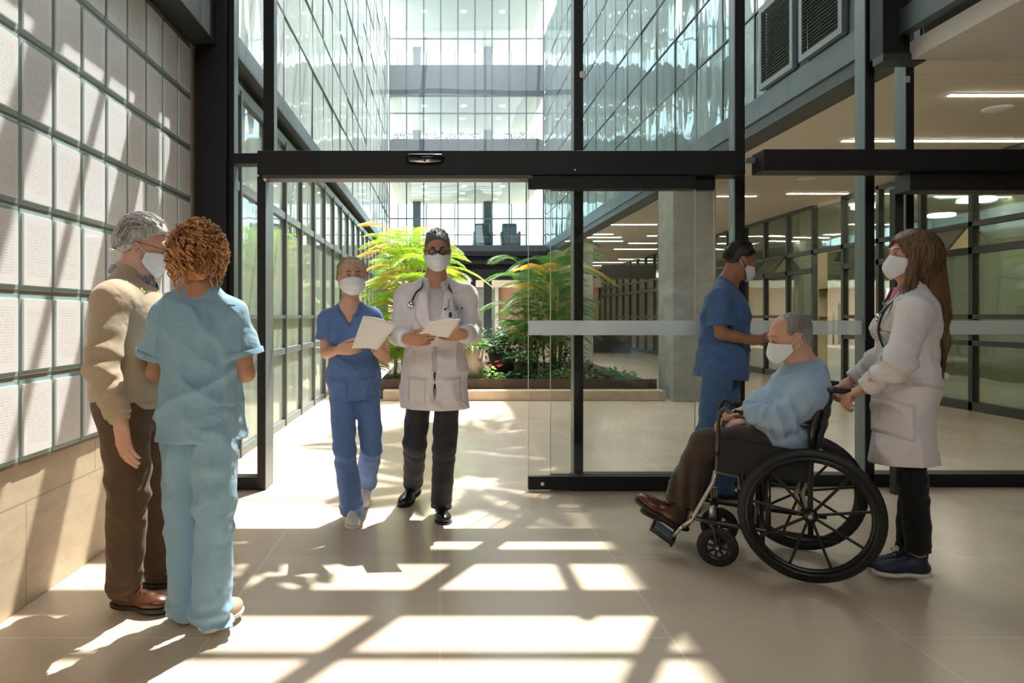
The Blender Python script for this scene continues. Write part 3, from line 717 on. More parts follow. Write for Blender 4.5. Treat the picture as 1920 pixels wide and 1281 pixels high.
# ============================================================ planting
sbox('trim_planter_curb', (-.85, 10.3, 0), (3.35, 10.6, .15), M['curb'], bevel=.01)
o = MB().box((-.95, 10.55, 0), (3.3, 10.58, .30)).build('trim_planter_edge', M['corten']); struct(o)
o = MB().box((-.95, 10.58, 0), (3.3, 15.5, .24)).build('planter_soil', pm('dark_soil', (.03, .022, .016), .95, var=.4, vs=20, bump=.6, bs=30)); tag(o, 'dark planting soil behind the brown steel edging', 'soil', kind='stuff')
def palm(name, base, h, nf, ln, mats, label, group, seed=1, spread=1.0, stems=7, lw=.007, nl=34, up=1.05):
    rn = random.Random(seed); r = empty(name, base); tag(r, label, 'palm', group)
    b = V(base); fol = [MB() for _ in mats]; st = MB()
    for i in range(stems):
        a = rn.random() * 6.28; q = .12 * rn.random() * spread; p0 = b + V((math.cos(a) * q, math.sin(a) * q, 0)); p1 = b + V((math.cos(a) * q * 3, math.sin(a) * q * 3, h * (.45 + .4 * rn.random())))
        st.tube([p0, (p0 + p1) / 2 + V((.02, 0, 0)), p1], [.022, .018, .012], 6)
    for i in range(nf):
        a = i * 2.399 + rn.random() * .5; z0 = h * (.15 + .65 * rn.random()); el = up * (.6 + .6 * rn.random())
        d = V((math.cos(a), math.sin(a), 0)); c0 = b + V((0, 0, z0)) + d * .05; l = ln * (.7 + .5 * rn.random())
        pts = []
        n = nl
        for k in range(n + 1):
            t = k / n; pts.append(c0 + d * (l * (t * math.cos(el) + .25 * t * t)) + V((0, 0, l * (t * math.sin(el) - (.55 + .2 * rn.random() * 0 + .15 * (i % 3)) * t * t))))
        st.tube(pts[::4] + [pts[-1]], .006, 4)
        mi = 0 if rn.random() > .12 else len(mats) - 1; mb = fol[mi]
        for k in range(3, n):
            t = k / n; T = (pts[k + 1] - pts[k]).normalized(); S = T.cross(V((0, 0, 1)));
            if S.length < .01: continue
            S.normalize(); U = S.cross(T).normalized()
            ll = ln * .40 * math.sin(PI * min(1, .12 + t * .88)) ** .7 + .03
            for sg in (-1, 1):
                dd = (S * sg * .85 + T * .65 + U * (.25 - .1 * rn.random())).normalized(); tip = pts[k] + dd * ll + V((0, 0, -.28 * ll)); mid = pts[k] + dd * ll * .5 + V((0, 0, -.03 * ll)); wv_ = T * lw * .7 + U * lw * .4
                mb.add([pts[k], mid + wv_, tip, mid - wv_], [(0, 1, 2, 3)])
    for mb, m in zip(fol, mats):
        if mb.v: mb.build('fronds', m, r)
    st.build('stems', pm('palm_stem', (.28, .30, .09), .6), r, smooth=True)
    return r
def bush(name, base, R, H, n, ls, mat, label, cat='plant', group=None, seed=1, shape='round', pot=None, extra=None):
    rn = random.Random(seed); r = empty(name, base); tag(r, label, cat, group); b = V(base); z0 = 0
    if pot:
        pr, ph, pmx = pot; z0 = ph
        MB().lathe(b, (0, 0, 1), [(0, 0), (pr * .72, 0), (pr, ph), (pr * .93, ph), (pr * .9, ph - .03), (0, ph - .03)], 28).build('pot', pmx, r, smooth=True)
    mb = MB(); st = MB()
    for i in range(n):
        a = rn.random() * 6.28; rr = R * math.sqrt(rn.random()); zz = z0 + H * rn.random() ** .8 * (1 - .5 * (rr / R) ** 2)
        c = b + V((math.cos(a) * rr, math.sin(a) * rr, zz)); o = V((math.cos(a) + rn.uniform(-.6, .6), math.sin(a) + rn.uniform(-.6, .6), rn.uniform(-.3, .7))).normalized(); l = ls * rn.uniform(.6, 1.2)
        s = o.cross(V((0, 0, 1))).normalized() * l * .26; dn = V((0, 0, -.18 * l))
        mb.add([c, c + o * l * .35 + s, c + o * l * .75 + s * .7 + dn * .5, c + o * l + dn, c + o * l * .75 - s * .7 + dn * .5, c + o * l * .35 - s], [(0, 1, 2, 5), (5, 2, 3, 4)])
        if i % 6 == 0: st.tube([b + V((rn.uniform(-.03, .03), rn.uniform(-.03, .03), z0 * .9)), b + (c - b) * .5 + V((0, 0, .05)), c], .005, 4)
    mb.build('leaves', mat, r); st.build('stems', pm('green_stem', (.10, .13, .05), .6), r)
    if extra: extra(r, b, z0, rn)
    return r
G1 = leafmat('areca_leaf', (.38, .60, .05), .35, .5); GY = leafmat('yellow_frond', (.75, .50, .06), .3, .5)
G2 = leafmat('dark_palm_leaf', (.10, .26, .05), .4, .4); G3 = leafmat('dark_leaf', (.035, .11, .03), .45, .25); G4 = leafmat('fresh_leaf', (.18, .38, .05), .4, .4)
palm('areca_palm', (-.55, 12.0, .22), 2.9, 110, .95, [G1, G1, GY], 'tall bright green areca palm with some yellow fronds between the two walking staff', None, 3, stems=12)
palm('areca_palm', (-.15, 11.4, .22), 2.3, 60, .85, [G1, GY], 'bright areca palm directly behind the man in the white coat', None, 9)
palm('areca_palm', (-.75, 11.15, .22), .75, 34, .55, [G1, G1], 'low bright green palm tuft at the left end of the planter', None, 4, nl=28)
palm('areca_palm', (1.65, 12.6, .22), 2.2, 30, 1.0, [G2, G4, GY], 'green palm left of the sliding door edge', None, 5)
palm('areca_palm', (1.95, 12.2, .22), 2.4, 44, 1.0, [G2, G2, GY], 'dark green palm behind the parked glass door', None, 6)
palm('areca_palm', (2.3, 13.4, .22), 2.7, 34, 1.1, [G2, G3], 'darkest tall palm at the back of the planter, near the pillar', None, 8)
bush('shrub', (1.0, 12.8, .22), .32, 1.0, 200, .16, G3, 'dark leaved upright shrub beyond the doctor at the right', seed=2)
bush('potted_shrub', (.55, 10.95, .22), .20, .20, 90, .12, G4, 'bushy plant in a tall beige tapered pot beside the white coat', seed=3, pot=(.17, .52, pm('beige_pot', (.55, .43, .33), .5)))
bush('potted_shrub', (1.05, 11.7, .22), .34, .35, 200, .15, G3, 'dark plant in a wide black pot at the middle of the planter', seed=4, pot=(.24, .42, pm('black_pot', (.03, .03, .03), .5)))
bush('potted_shrub', (1.35, 11.2, .22), .26, .25, 150, .12, G2, 'green plant in a small black pot left of the door edge', seed=14, pot=(.17, .30, pm('black_pot_small', (.035, .035, .035), .5)))
def spathes(r, b, z0, rn):
    mb = MB()
    for i in range(7):
        a = rn.random() * 6.28; c = b + V((math.cos(a) * .11, math.sin(a) * .11 - .05, .24 + rn.random() * .12)); o = V((math.cos(a), math.sin(a), .35)).normalized(); s = o.cross(V((0, 0, 1))).normalized() * .045
        mb.add([c, c + o * .03 + s, c + o * .11, c + o * .03 - s], [(0, 1, 2, 3)])
    mb.build('red_spathe', leafmat('red_spathe', (.65, .03, .03), .2, .3), r)
bush('anthurium', (.78, 10.85, .22), .19, .24, 70, .13, G4, 'anthurium with red flowers and bright leaves at the front of the planter', seed=6, extra=spathes)
bush('succulent', (.58, 10.72, .22), .11, .07, 40, .10, leafmat('blue_green_leaf', (.20, .36, .20), .3, .3), 'small pale green rosette plant at the planter edge below the beige pot', seed=7)
for i, (x, y, R, H, mt, lb) in enumerate(((1.2, 10.9, .22, .2, G3, 'low dark plant at the planter edge left of the glass door'), (1.55, 10.95, .25, .22, G3, 'low dark plant at the planter edge seen through the glass door'),
        (1.95, 11.0, .28, .26, G2, 'low green plant just left of the thick door mullion'), (2.4, 11.0, .28, .28, G3, 'low dark foliage right of the thick door mullion'),
        (2.85, 11.0, .24, .22, G2, 'low foliage near the right end of the planter'), (-.4, 10.9, .25, .18, G4, 'low light green plant at the left end of the planter'), (2.2, 11.8, .4, .7, G3, 'waist high dark shrub behind the thick door mullion'), (1.6, 12.3, .45, .9, G3, 'shoulder high dark shrub under the palms'))):
    bush('ground_plant', (x, y, .22), R, H, 130 if H < .5 else 280, .12, mt, lb, seed=20 + i)
# added unseen vine by the shade beam, casting leaf dapple on the floor
vn = bush('added_shade_vine', (.25, 5.72, 5.2), .42, -.5, 120, .17, G4, 'added leafy vine out of view above the entrance, there to dapple the floor', seed=33)
for i, (x, y, z) in enumerate(((2.15, 9.6, 7.6), (2.5, 10.9, 7.9), (1.7, 10.4, 8.2), (2.0, 8.4, 7.4))):
    palm('added_shade_fern', (x, y, z), -.5, 16, .9, [G2], 'added shade-casting fern out of view high above the court, %s' % ['over its middle', 'farthest back', 'highest of them', 'nearest the entrance'][i], None, 50 + i, stems=3, nl=30, up=.2, lw=.03)  # added unseen ferns, throwing leaf shadows onto the court floor
for i, y in enumerate((8.4, 9.6, 10.4, 10.9)):
    sbox('trim_added_cable_%d' % (i + 1), (-1.79, y - .012, 8.25), (3.6, y + .012, 8.28), M['black'])  # unseen cables carrying the added ferns
# hedge line on the middle bridge level
hb = MB(); rn = random.Random(4)
hg = empty('planter_hedge', (.9, 24.3, 7.38)); tag(hg, 'low dark hedge along the glass of the middle bridge level', 'hedge')
for i in range(900):
    c = V((rn.uniform(-1.6, 3.4), 24.3 + rn.uniform(-.12, .12), 7.4 + rn.random() ** 2 * .3)); o = V((rn.uniform(-1, 1), rn.uniform(-1, 1), rn.uniform(0, 1))).normalized() * .09; s = o.orthogonal().normalized() * .03
    hb.add([c - o * .5, c + s, c + o * .5, c - s], [(0, 1, 2, 3)])
hb.build('leaves', G3, hg)
MB().box((-1.7, 24.15, 7.38), (3.5, 24.45, 7.45)).build('trough', M['dark'], hg)
# ============================================================ figures: shared modelling
from mathutils.bvhtree import BVHTree
UP = V((0, 0, 1))
def lerp(a, b, t): return V(a) * (1 - t) + V(b) * t
def frame(f, u=UP):
    f = V(f).normalized(); r = f.cross(V(u)).normalized(); u = r.cross(f).normalized(); return f, r, u
class Figure:
    """joint dictionary plus body frame; R is the figure's own right"""
    def __init__(s, F, w=1.0, hs=1.0, **j):
        s.F, s.R, _ = frame(V((F[0], F[1], 0))); s.w = w; s.hs = hs; s.j = {k: V(v) for k, v in j.items()}
        s.hf, s.hr, s.hu = frame(s.j.pop('hf')); s.j['pelvis'] = s.j.get('pelvis', lerp(s.j['hipR'], s.j['hipL'], .5))
        s.up = (s.j['neck'] - s.j['pelvis']).normalized()
        s.TF = (s.F - s.up * s.F.dot(s.up)).normalized(); s.TR = s.TF.cross(s.up).normalized()
    def __getattr__(s, k):
        try: return s.__dict__['j'][k]
        except KeyError: raise AttributeError(k)
    def H(s, f, r, u): return s.head + (s.hf * f + s.hr * r + s.hu * u) * s.hs
    def bounds(s, keys, m=.2):
        ps = [s.j[k] for k in keys]; return [min(p[i] for p in ps) - m for i in range(3)], [max(p[i] for p in ps) + m for i in range(3)]
def torso(f, g, o=0, belly=0, sh=.05, k=.05, bust=0):
    w = g.w; fr = (g.TR, g.TF, g.up)
    f.op(ell(lerp(g.pelvis, g.neck, .66), (.155 * w + o, .105 * w + o, .175 + o), fr), k)
    f.op(ell(lerp(g.pelvis, g.neck, .33) + g.TF * belly * 1.0, (.135 * w + o + belly * .3, .095 * w + o + belly, .16), fr), k)
    f.op(ell(g.pelvis + g.up * .04 + g.TF * belly * .4, (.16 * w + o, .115 * w + o + belly * .4, .12 + o), fr), k)
    f.op(cone(g.shR, g.shL, sh * w + o * .8, sh * w + o * .8), .05)
    for s in ('shR', 'shL'): f.op(cone(g.neck + g.up * .02 - g.TF * .01, lerp(g.neck, g.j[s], .85), .045 * w + o * .5, .045 * w + o * .7), .04)
    if bust:
        for s in (-1, 1): f.op(ell(lerp(g.pelvis, g.neck, .62) + g.TR * s * .07 + g.TF * (.075 + o), (.055, .05, .06), fr), .04)
def hand(f, wr, d, n, side, curl=(.5, .6, .4), size=1.0, thumb=(.6, .6, .5), spread=.0):
    """palm from the wrist along d, fingers curl towards n; side=+1: thumb on d x n"""
    d = V(d).normalized(); n = V(n); n = (n - d * n.dot(d)).normalized(); s = d.cross(n) * side; z = size
    f.op(cone(wr, wr + d * .03 * z, .026 * z, .030 * z, n, .72), .015)
    f.op(cone(wr + d * .03 * z + s * .012 * z, wr + d * .078 * z + s * .014 * z, .028 * z, .026 * z, n, .5), .012)
    f.op(cone(wr + d * .03 * z - s * .014 * z, wr + d * .075 * z - s * .018 * z, .026 * z, .023 * z, n, .5), .012)
    for i in range(4):
        off = (.031 - .0205 * i); ln = (.042, .047, .043, .034)[i]; r = (.0098, .0102, .0096, .0084)[i]
        p = wr + d * (.083 - .004 * abs(i - 1)) * z + s * off * z; a = 0; dd = d + s * spread * (1.5 - i)
        dd.normalize(); c = curl[i] if isinstance(curl[0], (tuple, list)) else curl
        for q in range(3):
            a += c[q]; v = dd * math.cos(a) + n * math.sin(a); l = ln * (1, .68, .52)[q] * z
            f.op(cone(p, p + v * l, r * z * (1 - .08 * q), r * z * (.93 - .09 * q)), .0035); p = p + v * l
    t = wr + d * .022 * z + s * .026 * z + n * .008 * z; td = (d * thumb[0] + s * thumb[1] + n * thumb[2]).normalized()
    f.op(cone(t, t + td * .040 * z, .015 * z, .0125 * z), .012); t2 = t + td * .040 * z; td2 = (td * .7 + d * .6).normalized()
    f.op(cone(t2, t2 + td2 * .032 * z, .012 * z, .0105 * z), .004); t3 = t2 + td2 * .032 * z; f.op(cone(t3, t3 + td2 * .02 * z, .0105 * z, .0085 * z), .004)
def headprims(f, g, jaw=1.0, nose=1.0, wide=1.0):
    H = g.H; s = g.hs; fr = (g.hr, g.hf, g.hu)
    E = lambda F_, R_, U_, r, k: f.op(ell(H(F_, R_, U_), (r[0] * s, r[1] * s, r[2] * s), fr), k)
    E(-.012, 0, .034, (.076 * wide, .096, .084), .02)
    E(.022, 0, -.030, (.062 * wide, .072, .080), .03)
    E(.052, 0, -.094, (.028 * jaw, .024, .020), .03)
    for q in (-1, 1):
        f.op(cone(H(.0, q * .056 * wide, -.045), H(.045, q * .024, -.096), .020 * s * jaw, .016 * s), .03)
        E(.066, q * .036, -.030, (.024, .018, .018), .02)
    f.op(cone(H(.082, -.030, .030), H(.082, .030, .030), .013 * s, .013 * s), .015)
    for q in (-1, 1):
        f.op(ell(H(.100, q * .031, .010), (.019 * s, .017 * s, .013 * s), fr), .012, '-')
        E(.078, q * .031, .010, (.0155, .0145, .0125), .004)
    f.op(cone(H(.087, 0, .016), H(.104 * nose, 0, -.026), .0085 * s, .0125 * s), .010)
    for q in (-1, 1): E(.094, q * .011, -.030, (.009, .010, .008), .006)
    E(.088, 0, -.056, (.024, .010, .0055), .006); E(.086, 0, -.066, (.020, .010, .0065), .006)
    for q in (-1, 1):
        a = (g.hf * .95 + g.hu * -.15); 
        f.op(ell(H(-.012, q * .078 * wide, -.004), (.008 * s, .017 * s, .030 * s), (g.hr * 1 - g.hf * q * .35, g.hf + g.hr * q * .35, g.hu)), .006)
        f.op(ell(H(-.006, q * .086 * wide, -.002), (.006 * s, .008 * s, .016 * s), fr), .004, '-')
    f.op(cone(H(-.022, 0, -.05), g.neck + g.up * .0, .054 * g.w * s, .062 * g.w), .03)
def eyes(g, body, iris=(.10, .06, .03), closed=.0):
    wm = SHARED['eyewhite']; im = pm('iris', iris, .15)
    for q in (-1, 1):
        c = g.H(.0835, q * .031, .010)
        e = MB().sphere(c, (.0112 * g.hs, .0112 * g.hs, .0062 * g.hs), 8).build('eye', wm, body, smooth=True)
        MB().sphere(g.H(.0915, q * .031, .0095 - closed), (.0048, .0048, .0050), 6).build('iris', im, e, smooth=True)
def brows(g, body, mat, th=.0035):
    mb = MB()
    for q in (-1, 1):
        mb.tube([g.H(.0925, q * .019, .0135), g.H(.0955, q * .030, .0185), g.H(.090, q * .042, .0145)], .0016, 5)
        mb.tube([g.H(.094, q * .014, .028), g.H(.0945, q * .030, .034), g.H(.083, q * .048, .029)], [th, th * 1.2, th * .5], 6)
    mb.build('eyebrows', mat, body, smooth=True)
def mask(g, body, kind='pleat', loops=True):
    """face mask over nose, cheeks and chin"""
    mb = MB(); nu, nv = 28, 18; idx = []
    for i in range(nu + 1):
        th = -1.12 + 2.24 * i / nu; tn = abs(th) / 1.12
        for j in range(nv + 1):
            v = j / nv
            top = -.002 - .022 * tn ** 1.5; bot = -.118 + .050 * tn ** 1.6
            if kind == 'beak': top = .004 - .030 * tn; bot = -.120 + .062 * tn ** 1.2
            u = top * (1 - v) + bot * v
            sc_ = 1 - .20 * max(0, (-.05 - u) / .07) ** 1.3
            R = 1 / math.sqrt((math.cos(th) / (.103 * sc_)) ** 2 + (math.sin(th) / (.080 * sc_)) ** 2)
            pr = math.sin(PI * min(1, .12 + .88 * (1 - v) ** .9)) if kind == 'beak' else math.sin(PI * (.18 + .72 * (1 - v)))
            if kind == 'beak': R += .034 * math.exp(-(th / .42) ** 2) * pr + .004 - .006 * math.exp(-(th / .03) ** 2) * 0
            else: R += .020 * math.exp(-(th / .45) ** 2) * pr + .005 + .0022 * ((v * 3.99) % 1.0) * (1 - tn * .5) * (1 if .15 < v < .85 else 0)
            mb.v.append(tuple(g.H(R * math.cos(th) - .004, R * math.sin(th), u)))
    for i in range(nu):
        for j in range(nv): a = i * (nv + 1) + j; mb.f.append((a, a + 1, a + nv + 2, a + nv + 1))
    m = mb.build('face_mask', SHARED['mask'], body, smooth=True, solid=.002)
    if kind != 'beak':
        pl_ = MB()
        for j in (5, 9, 13): pl_.tube([V(mb.v[i * (nv + 1) + j]) + g.hf * .0012 for i in range(2, nu - 1)], .0013, 5)
        pl_.build('pleats', SHARED['maskloop'], m, smooth=True)
    lp = MB()
    for q in (-1, 1):
        a = V(mb.v[(nu if q > 0 else 0) * (nv + 1)]); b = V(mb.v[(nu if q > 0 else 0) * (nv + 1) + nv]); e = g.H(-.028, q * .088, .014); e2 = g.H(-.030, q * .086, -.02)
        lp.tube([a, lerp(a, e, .5) + g.hr * q * .004, e, e2, lerp(e2, b, .5) + g.hr * q * .004, b], .0016, 5)
    lp.build('ear_loops', SHARED['maskloop'], m, smooth=True)
    if kind == 'beak':
        sm = MB().tube([V(mb.v[(nu // 2) * (nv + 1) + j]) + g.hf * .0012 for j in range(nv + 1)], .0012, 5); sm.build('centre_seam', SHARED['maskloop'], m)
    return m
def glasses(g, body, mat, rim=.0025):
    fr = MB(); ln = MB()
    for q in (-1, 1):
        pts = []
        for k in range(16):
            a = 2 * PI * k / 16; x = .022 * abs(math.cos(a)) ** .6 * (1 if math.cos(a) > 0 else -1); y = .015 * abs(math.sin(a)) ** .6 * (1 if math.sin(a) > 0 else -1)
            pts.append(g.H(.112 - abs(x + q * .032) * .25, q * .032 + x, .006 + y))
        fr.tube(pts, rim, 6, closed=True); ln.v += [tuple(p) for p in pts]; o = len(ln.v) - 16; ln.f.append(tuple(range(o, o + 16)))
        fr.tube([g.H(.099, q * .054, .012), g.H(.05, q * .080, .012), g.H(-.02, q * .087, .008), g.H(-.035, q * .084, -.01)], rim * .9, 6)
    fr.tube([g.H(.111, -.010, .010), g.H(.113, 0, .013), g.H(.111, .010, .010)], rim, 6)
    o = fr.build('glasses', mat, body, smooth=True); ln.build('lenses', thin_glass('lens', (.92, .92, .92), .02, .12), o)
def haircap(g, body, mat, front=.0151, nape=-.055, th=.013, vol=(0, 0, 0), amp=.003, fr=150, extra=None, top=True, k=.02, side=.0):
    H = g.H; s = g.hs; R = .17 * s + .05
    f = Field([x - R for x in g.head], [x + R for x in g.head], .004)
    fr_ = (g.hr, g.hf, g.hu)
    f.op(ell(H(-.014 - vol[1] * .5, 0, .036), ((.077 + th + vol[0]) * s, (.097 + th + vol[1]) * s, (.086 + th + vol[2]) * s), fr_), .01)
    f.op(ell(H(-.045, 0, -.02), ((.064 + th * .7) * s, (.052 + th * .7) * s, (.062) * s), fr_), .03)
    n = g.hf * .756 - g.hu * .655
    f.plane(H(0, 0, 0) + n * front * s, n)
    if extra: extra(f)
    f.plane(H(0, 0, nape), -g.hu)
    # clear the ears and the face side
    for q in (-1, 1): f.op(ell(H(.004, q * .082, -.012), (.026 * s, .028 * s, .040 * s), fr_), .008, '-')
    f.op(ell(H(.06, 0, -.02), (.12 * s, .055 * s, .075 * s), fr_), .01, '-')
    hf, hr, hu, hc = arr(g.hf), arr(g.hr), arr(g.hu), arr(g.head)
    def dd(x, y, z):
        p = (x - hc[0], y - hc[1], z - hc[2]); a = p[0] * hr[0] + p[1] * hr[1] + p[2] * hr[2]; b = p[0] * hf[0] + p[1] * hf[1] + p[2] * hf[2]; c = p[0] * hu[0] + p[1] * hu[1] + p[2] * hu[2]
        return -amp * (np.abs(np.sin(a * fr + 6 * np.sin(b * 18) + 3 * np.sin(c * 25))) + .6 * np.sin(a * fr * .37 + b * 40 + c * 30))
    f.disp(dd); return f.build('hair', mat, body, smooth_it=0)
def sweep(g, hair, mat, n=420, span=(50, 205), lift=.010, seed=1, r=.0016, wid=1.0, part=False, vol=(0, 0, 0)):
    rn = random.Random(seed); mb = MB()
    for i in range(n):
        a = rn.uniform(-1, 1) * wid; a0 = math.radians(span[0] + 22 * abs(a) ** 2); a1 = math.radians(span[1])
        st_ = rn.random(); p0 = a0 + (a1 - a0) * st_; p1 = min(a1 + .1, p0 + rn.uniform(.35, .8)); k = math.sqrt(max(.02, 1 - a * a * .92)); l = lift + rn.uniform(-.002, .004); pts = []
        for q in range(6):
            ph = p0 + (p1 - p0) * q / 5; ll = l * (1 if q < 5 else .6)
            aa = a * (1 + (.10 * q / 5 if part else 0))
            pts.append(g.H(-.014 - vol[1] * .5 + (.097 + ll + vol[1]) * k * math.cos(ph), (.077 + ll + vol[0]) * aa, .036 + (.086 + ll + vol[2]) * k * math.sin(ph) - (.03 * max(0, math.cos(ph) * -1) if ph > PI * .9 else 0)))
        mb.tube(pts, [r, r * 1.2, r * 1.2, r, r * .8, r * .3], 4)
    return mb.build('strands', mat, hair, smooth=True)
def limb(f, pts, rs, k=.02, **kw):
    for i in range(len(pts) - 1): f.op(cone(pts[i], pts[i + 1], rs[i], rs[i + 1], **kw), k)
def make_body(name, g, skinmat, label, origin, h=.0048, hands=None, neckdrop=True, arms=(.043, .038, .027), legs=(.080, .055, .036), headkw={}, arm_out=True, cat='person'):
    keys = [k for k in g.j if isinstance(g.j[k], Vector)]
    lo, hi = g.bounds(keys, .19); hi[2] = g.head.z + .16; lo[2] = min(g.anR.z, g.anL.z) - .1
    f = Field(lo, hi, h); w = g.w
    torso(f, g)
    limb(f, [g.neck - g.up * .05, g.neck + g.up * .02], [.06 * w, .058 * w])
    headprims(f, g, **headkw)
    for s in 'RL':
        sh, el, wr = g.j['sh' + s], g.j['el' + s], g.j['wr' + s]; a, b, c = (x * (.9 + .1 * w) for x in arms)
        f.op(cone(sh, el, a * 1.08, b), .02); f.op(cone(lerp(sh, el, .15), lerp(sh, el, .7), a * 1.1, a * .98), .02)
        f.op(cone(el, wr, b, c), .015); f.op(cone(lerp(el, wr, .1), lerp(el, wr, .45), b * 1.08, b * .92), .015)
        hp, kn, an = g.j['hip' + s], g.j['kn' + s], g.j['an' + s]
        f.op(cone(hp, kn, legs[0], legs[1]), .03); f.op(cone(kn, an, legs[1], legs[2]), .02); f.op(cone(lerp(kn, an, .2), lerp(kn, an, .5), legs[1] * .98, legs[1] * .8), .02)
        toe = g.j['toe' + s]; f.op(cone(an - UP * .03, an - UP * .045 + toe.normalized() * .10, .030, .022), .02)
    for hd_ in (hands or []): hand(f, *hd_[0], **hd_[1])
    b = f.build(name, skinmat, None, origin); tag(b, label, cat); return b
def shoe(g, body, s, mat, sole, L_=.27, W=.047, lace=None, low=True, pitch=None, laces_n=4, heel=.0):
    an = g.j['an' + s]; toe = g.j['toe' + s].normalized(); f_, r_, u_ = frame(toe)
    base = an - u_ * .085
    lo = [x - .34 for x in an]; hi = [x + .34 for x in an]
    f = Field(lo, hi, .0045); fr = (r_, f_, u_)
    f.op(ell(base + f_ * .125 + u_ * .028, (W, L_ * .28, .034), fr), .02); f.op(ell(base + f_ * .015 + u_ * .032, (W * .78, L_ * .25, .042), fr), .02)
    f.op(cone(base + f_ * .005 + u_ * .045, an + u_ * (.015 if low else .05), .036, .038), .02)
    f.op(cone(base + f_ * .04 + u_ * .055, base + f_ * .11 + u_ * .040, .030, .026), .02)
    f.plane(base + u_ * .012, -u_)
    up_ = f.build('shoe', mat, body)
    f = Field(lo, hi, .0045)
    f.op(ell(base + f_ * .13 + u_ * .010, (W + .004, L_ * .285, .05), fr), .02); f.op(ell(base + f_ * .012 + u_ * .010, (W * .82 + .003, L_ * .26, .05), fr), .02)
    f.plane(base + u_ * .014, u_); f.plane(base - u_ * .006, -u_)
    f.build('sole', sole, up_)
    if lace is not None:
        lb = MB()
        for i in range(laces_n):
            c = base + f_ * (.055 + .02 * i) + u_ * (.086 - .008 * i); lb.tube([c - r_ * .022 - u_ * .008, c + u_ * .002, c + r_ * .022 - u_ * .008 + f_ * .008], .003, 5)
        c = base + f_ * .05 + u_ * .09
        for q in (-1, 1): lb.tube([c, c + r_ * q * .018 + u_ * .015 + f_ * .01, c + r_ * q * .035 + u_ * .004 + f_ * .012, c + r_ * q * .02 - u_ * .004 + f_ * .01, c], .002, 5)
        lb.build('laces', lace, up_, smooth=True)
    return up_
def trousers(g, body, mat, o=.018, r=(.095, .078, .068, .066), belly=0, hem=.0, name='trousers', seed=0, stack=.008, top=.10, amp=.006, pelvis=(1, 1), h=.006, crease=True):
    keys = ['hipR', 'hipL', 'knR', 'knL', 'anR', 'anL', 'pelvis']; lo, hi = g.bounds(keys, .17); lo[2] = min(g.anR.z, g.anL.z) - .12
    f = Field(lo, hi, h); w = g.w; fr = (g.TR, g.TF, g.up)
    f.op(ell(g.pelvis + g.up * .03, ((.155 * w + o) * pelvis[0], (.112 * w + o + belly) * pelvis[1], .15), fr), .03)
    for s in 'RL':
        hp, kn, an = g.j['hip' + s], g.j['kn' + s], g.j['an' + s]; m = lerp(kn, an, .6); e = an + (an - kn).normalized() * hem
        f.op(cone(hp, kn, r[0], r[1], fold=(.004, 3, .9)), .035); f.op(cone(kn, m, r[1], r[2], fold=(.004, 3, .1)), .02); f.op(cone(m, e, r[2], r[3], capb=True, fold=(stack, 3.2, 1.0)), .02)
    for s in 'RL':
        f.disp(localfold(g.j['kn' + s], g.j['an' + s] - g.j['hip' + s], .13, amp * 1.2, 26, seed + ord(s)), .04)
        f.disp(localfold(g.j['hip' + s] - UP * .08, (g.R * (1 if s == 'R' else -1) + UP * 1.2), .14, amp, 30, seed + 3), .04)
    f.disp(folds(amp, 13, seed, .35), .04)
    f.plane(g.pelvis + g.up * top, g.up)
    return f.build(name, mat, body)
def top(g, body, mat, hem, name='scrub_top', o=.016, belly=0, sleeve=.72, long=False, sr=(.062, .075), lr=(.062, .058, .048), flare=(.155, .185), sq=.68, seed=0, amp=.005, cut=None, hemz=None, extra=None, bust=0, h=.0055, hemdir=None, shr=.05, cuffgap=.0):
    keys = ['shR', 'shL', 'elR', 'elL', 'neck', 'pelvis', 'hipR', 'hipL'] + (['wrR', 'wrL'] if long else [])
    lo, hi = g.bounds(keys, .16); lo[2] = min(lo[2], hem.z - .03); hi[2] = g.neck.z + .09
    for i in range(2): lo[i] = min(lo[i], hem[i] - .26); hi[i] = max(hi[i], hem[i] + .26)
    f = Field(lo, hi, h); w = g.w
    torso(f, g, o, belly, bust=bust, sh=shr)
    f.op(cone(lerp(g.pelvis, g.neck, .62), hem, flare[0] * w + belly * .5, flare[1] * w + belly * .4, g.TF, sq), .05)
    if cut:
        for c in cut: f.op(c, .006, '-')
    f.disp(folds(amp, 11, seed, .5), .035)
    f.disp(localfold(lerp(g.pelvis, g.neck, .28), g.up + g.TR * .4, .16, amp * .9, 24, seed), .04)
    f.plane(hem, -(hemdir or g.up))
    for s in 'RL':
        sh, el, wr = g.j['sh' + s], g.j['el' + s], g.j['wr' + s]
        if long:
            f.op(cone(sh, el, lr[0], lr[1], fold=(.004, 3, .9)), .035); f.op(cone(el, lerp(el, wr, 1 - cuffgap), lr[1], lr[2], capb=True, fold=(.004, 4, .5)), .02)
            f.disp(localfold(el, wr - sh, .10, amp * 1.5, 34, seed + ord(s)), .04)
        else:
            e = lerp(sh, el, sleeve); f.op(cone(sh, e, sr[0], sr[1], capb=True), .035)
    for s in 'RL': f.disp(localfold(g.j['sh' + s] - g.up * .08, (g.j['el' + s] - g.j['sh' + s]) + g.TR, .10, amp * .8, 32, seed + 5), .04)
    if extra: extra(f)
    return f.build(name, mat, body)
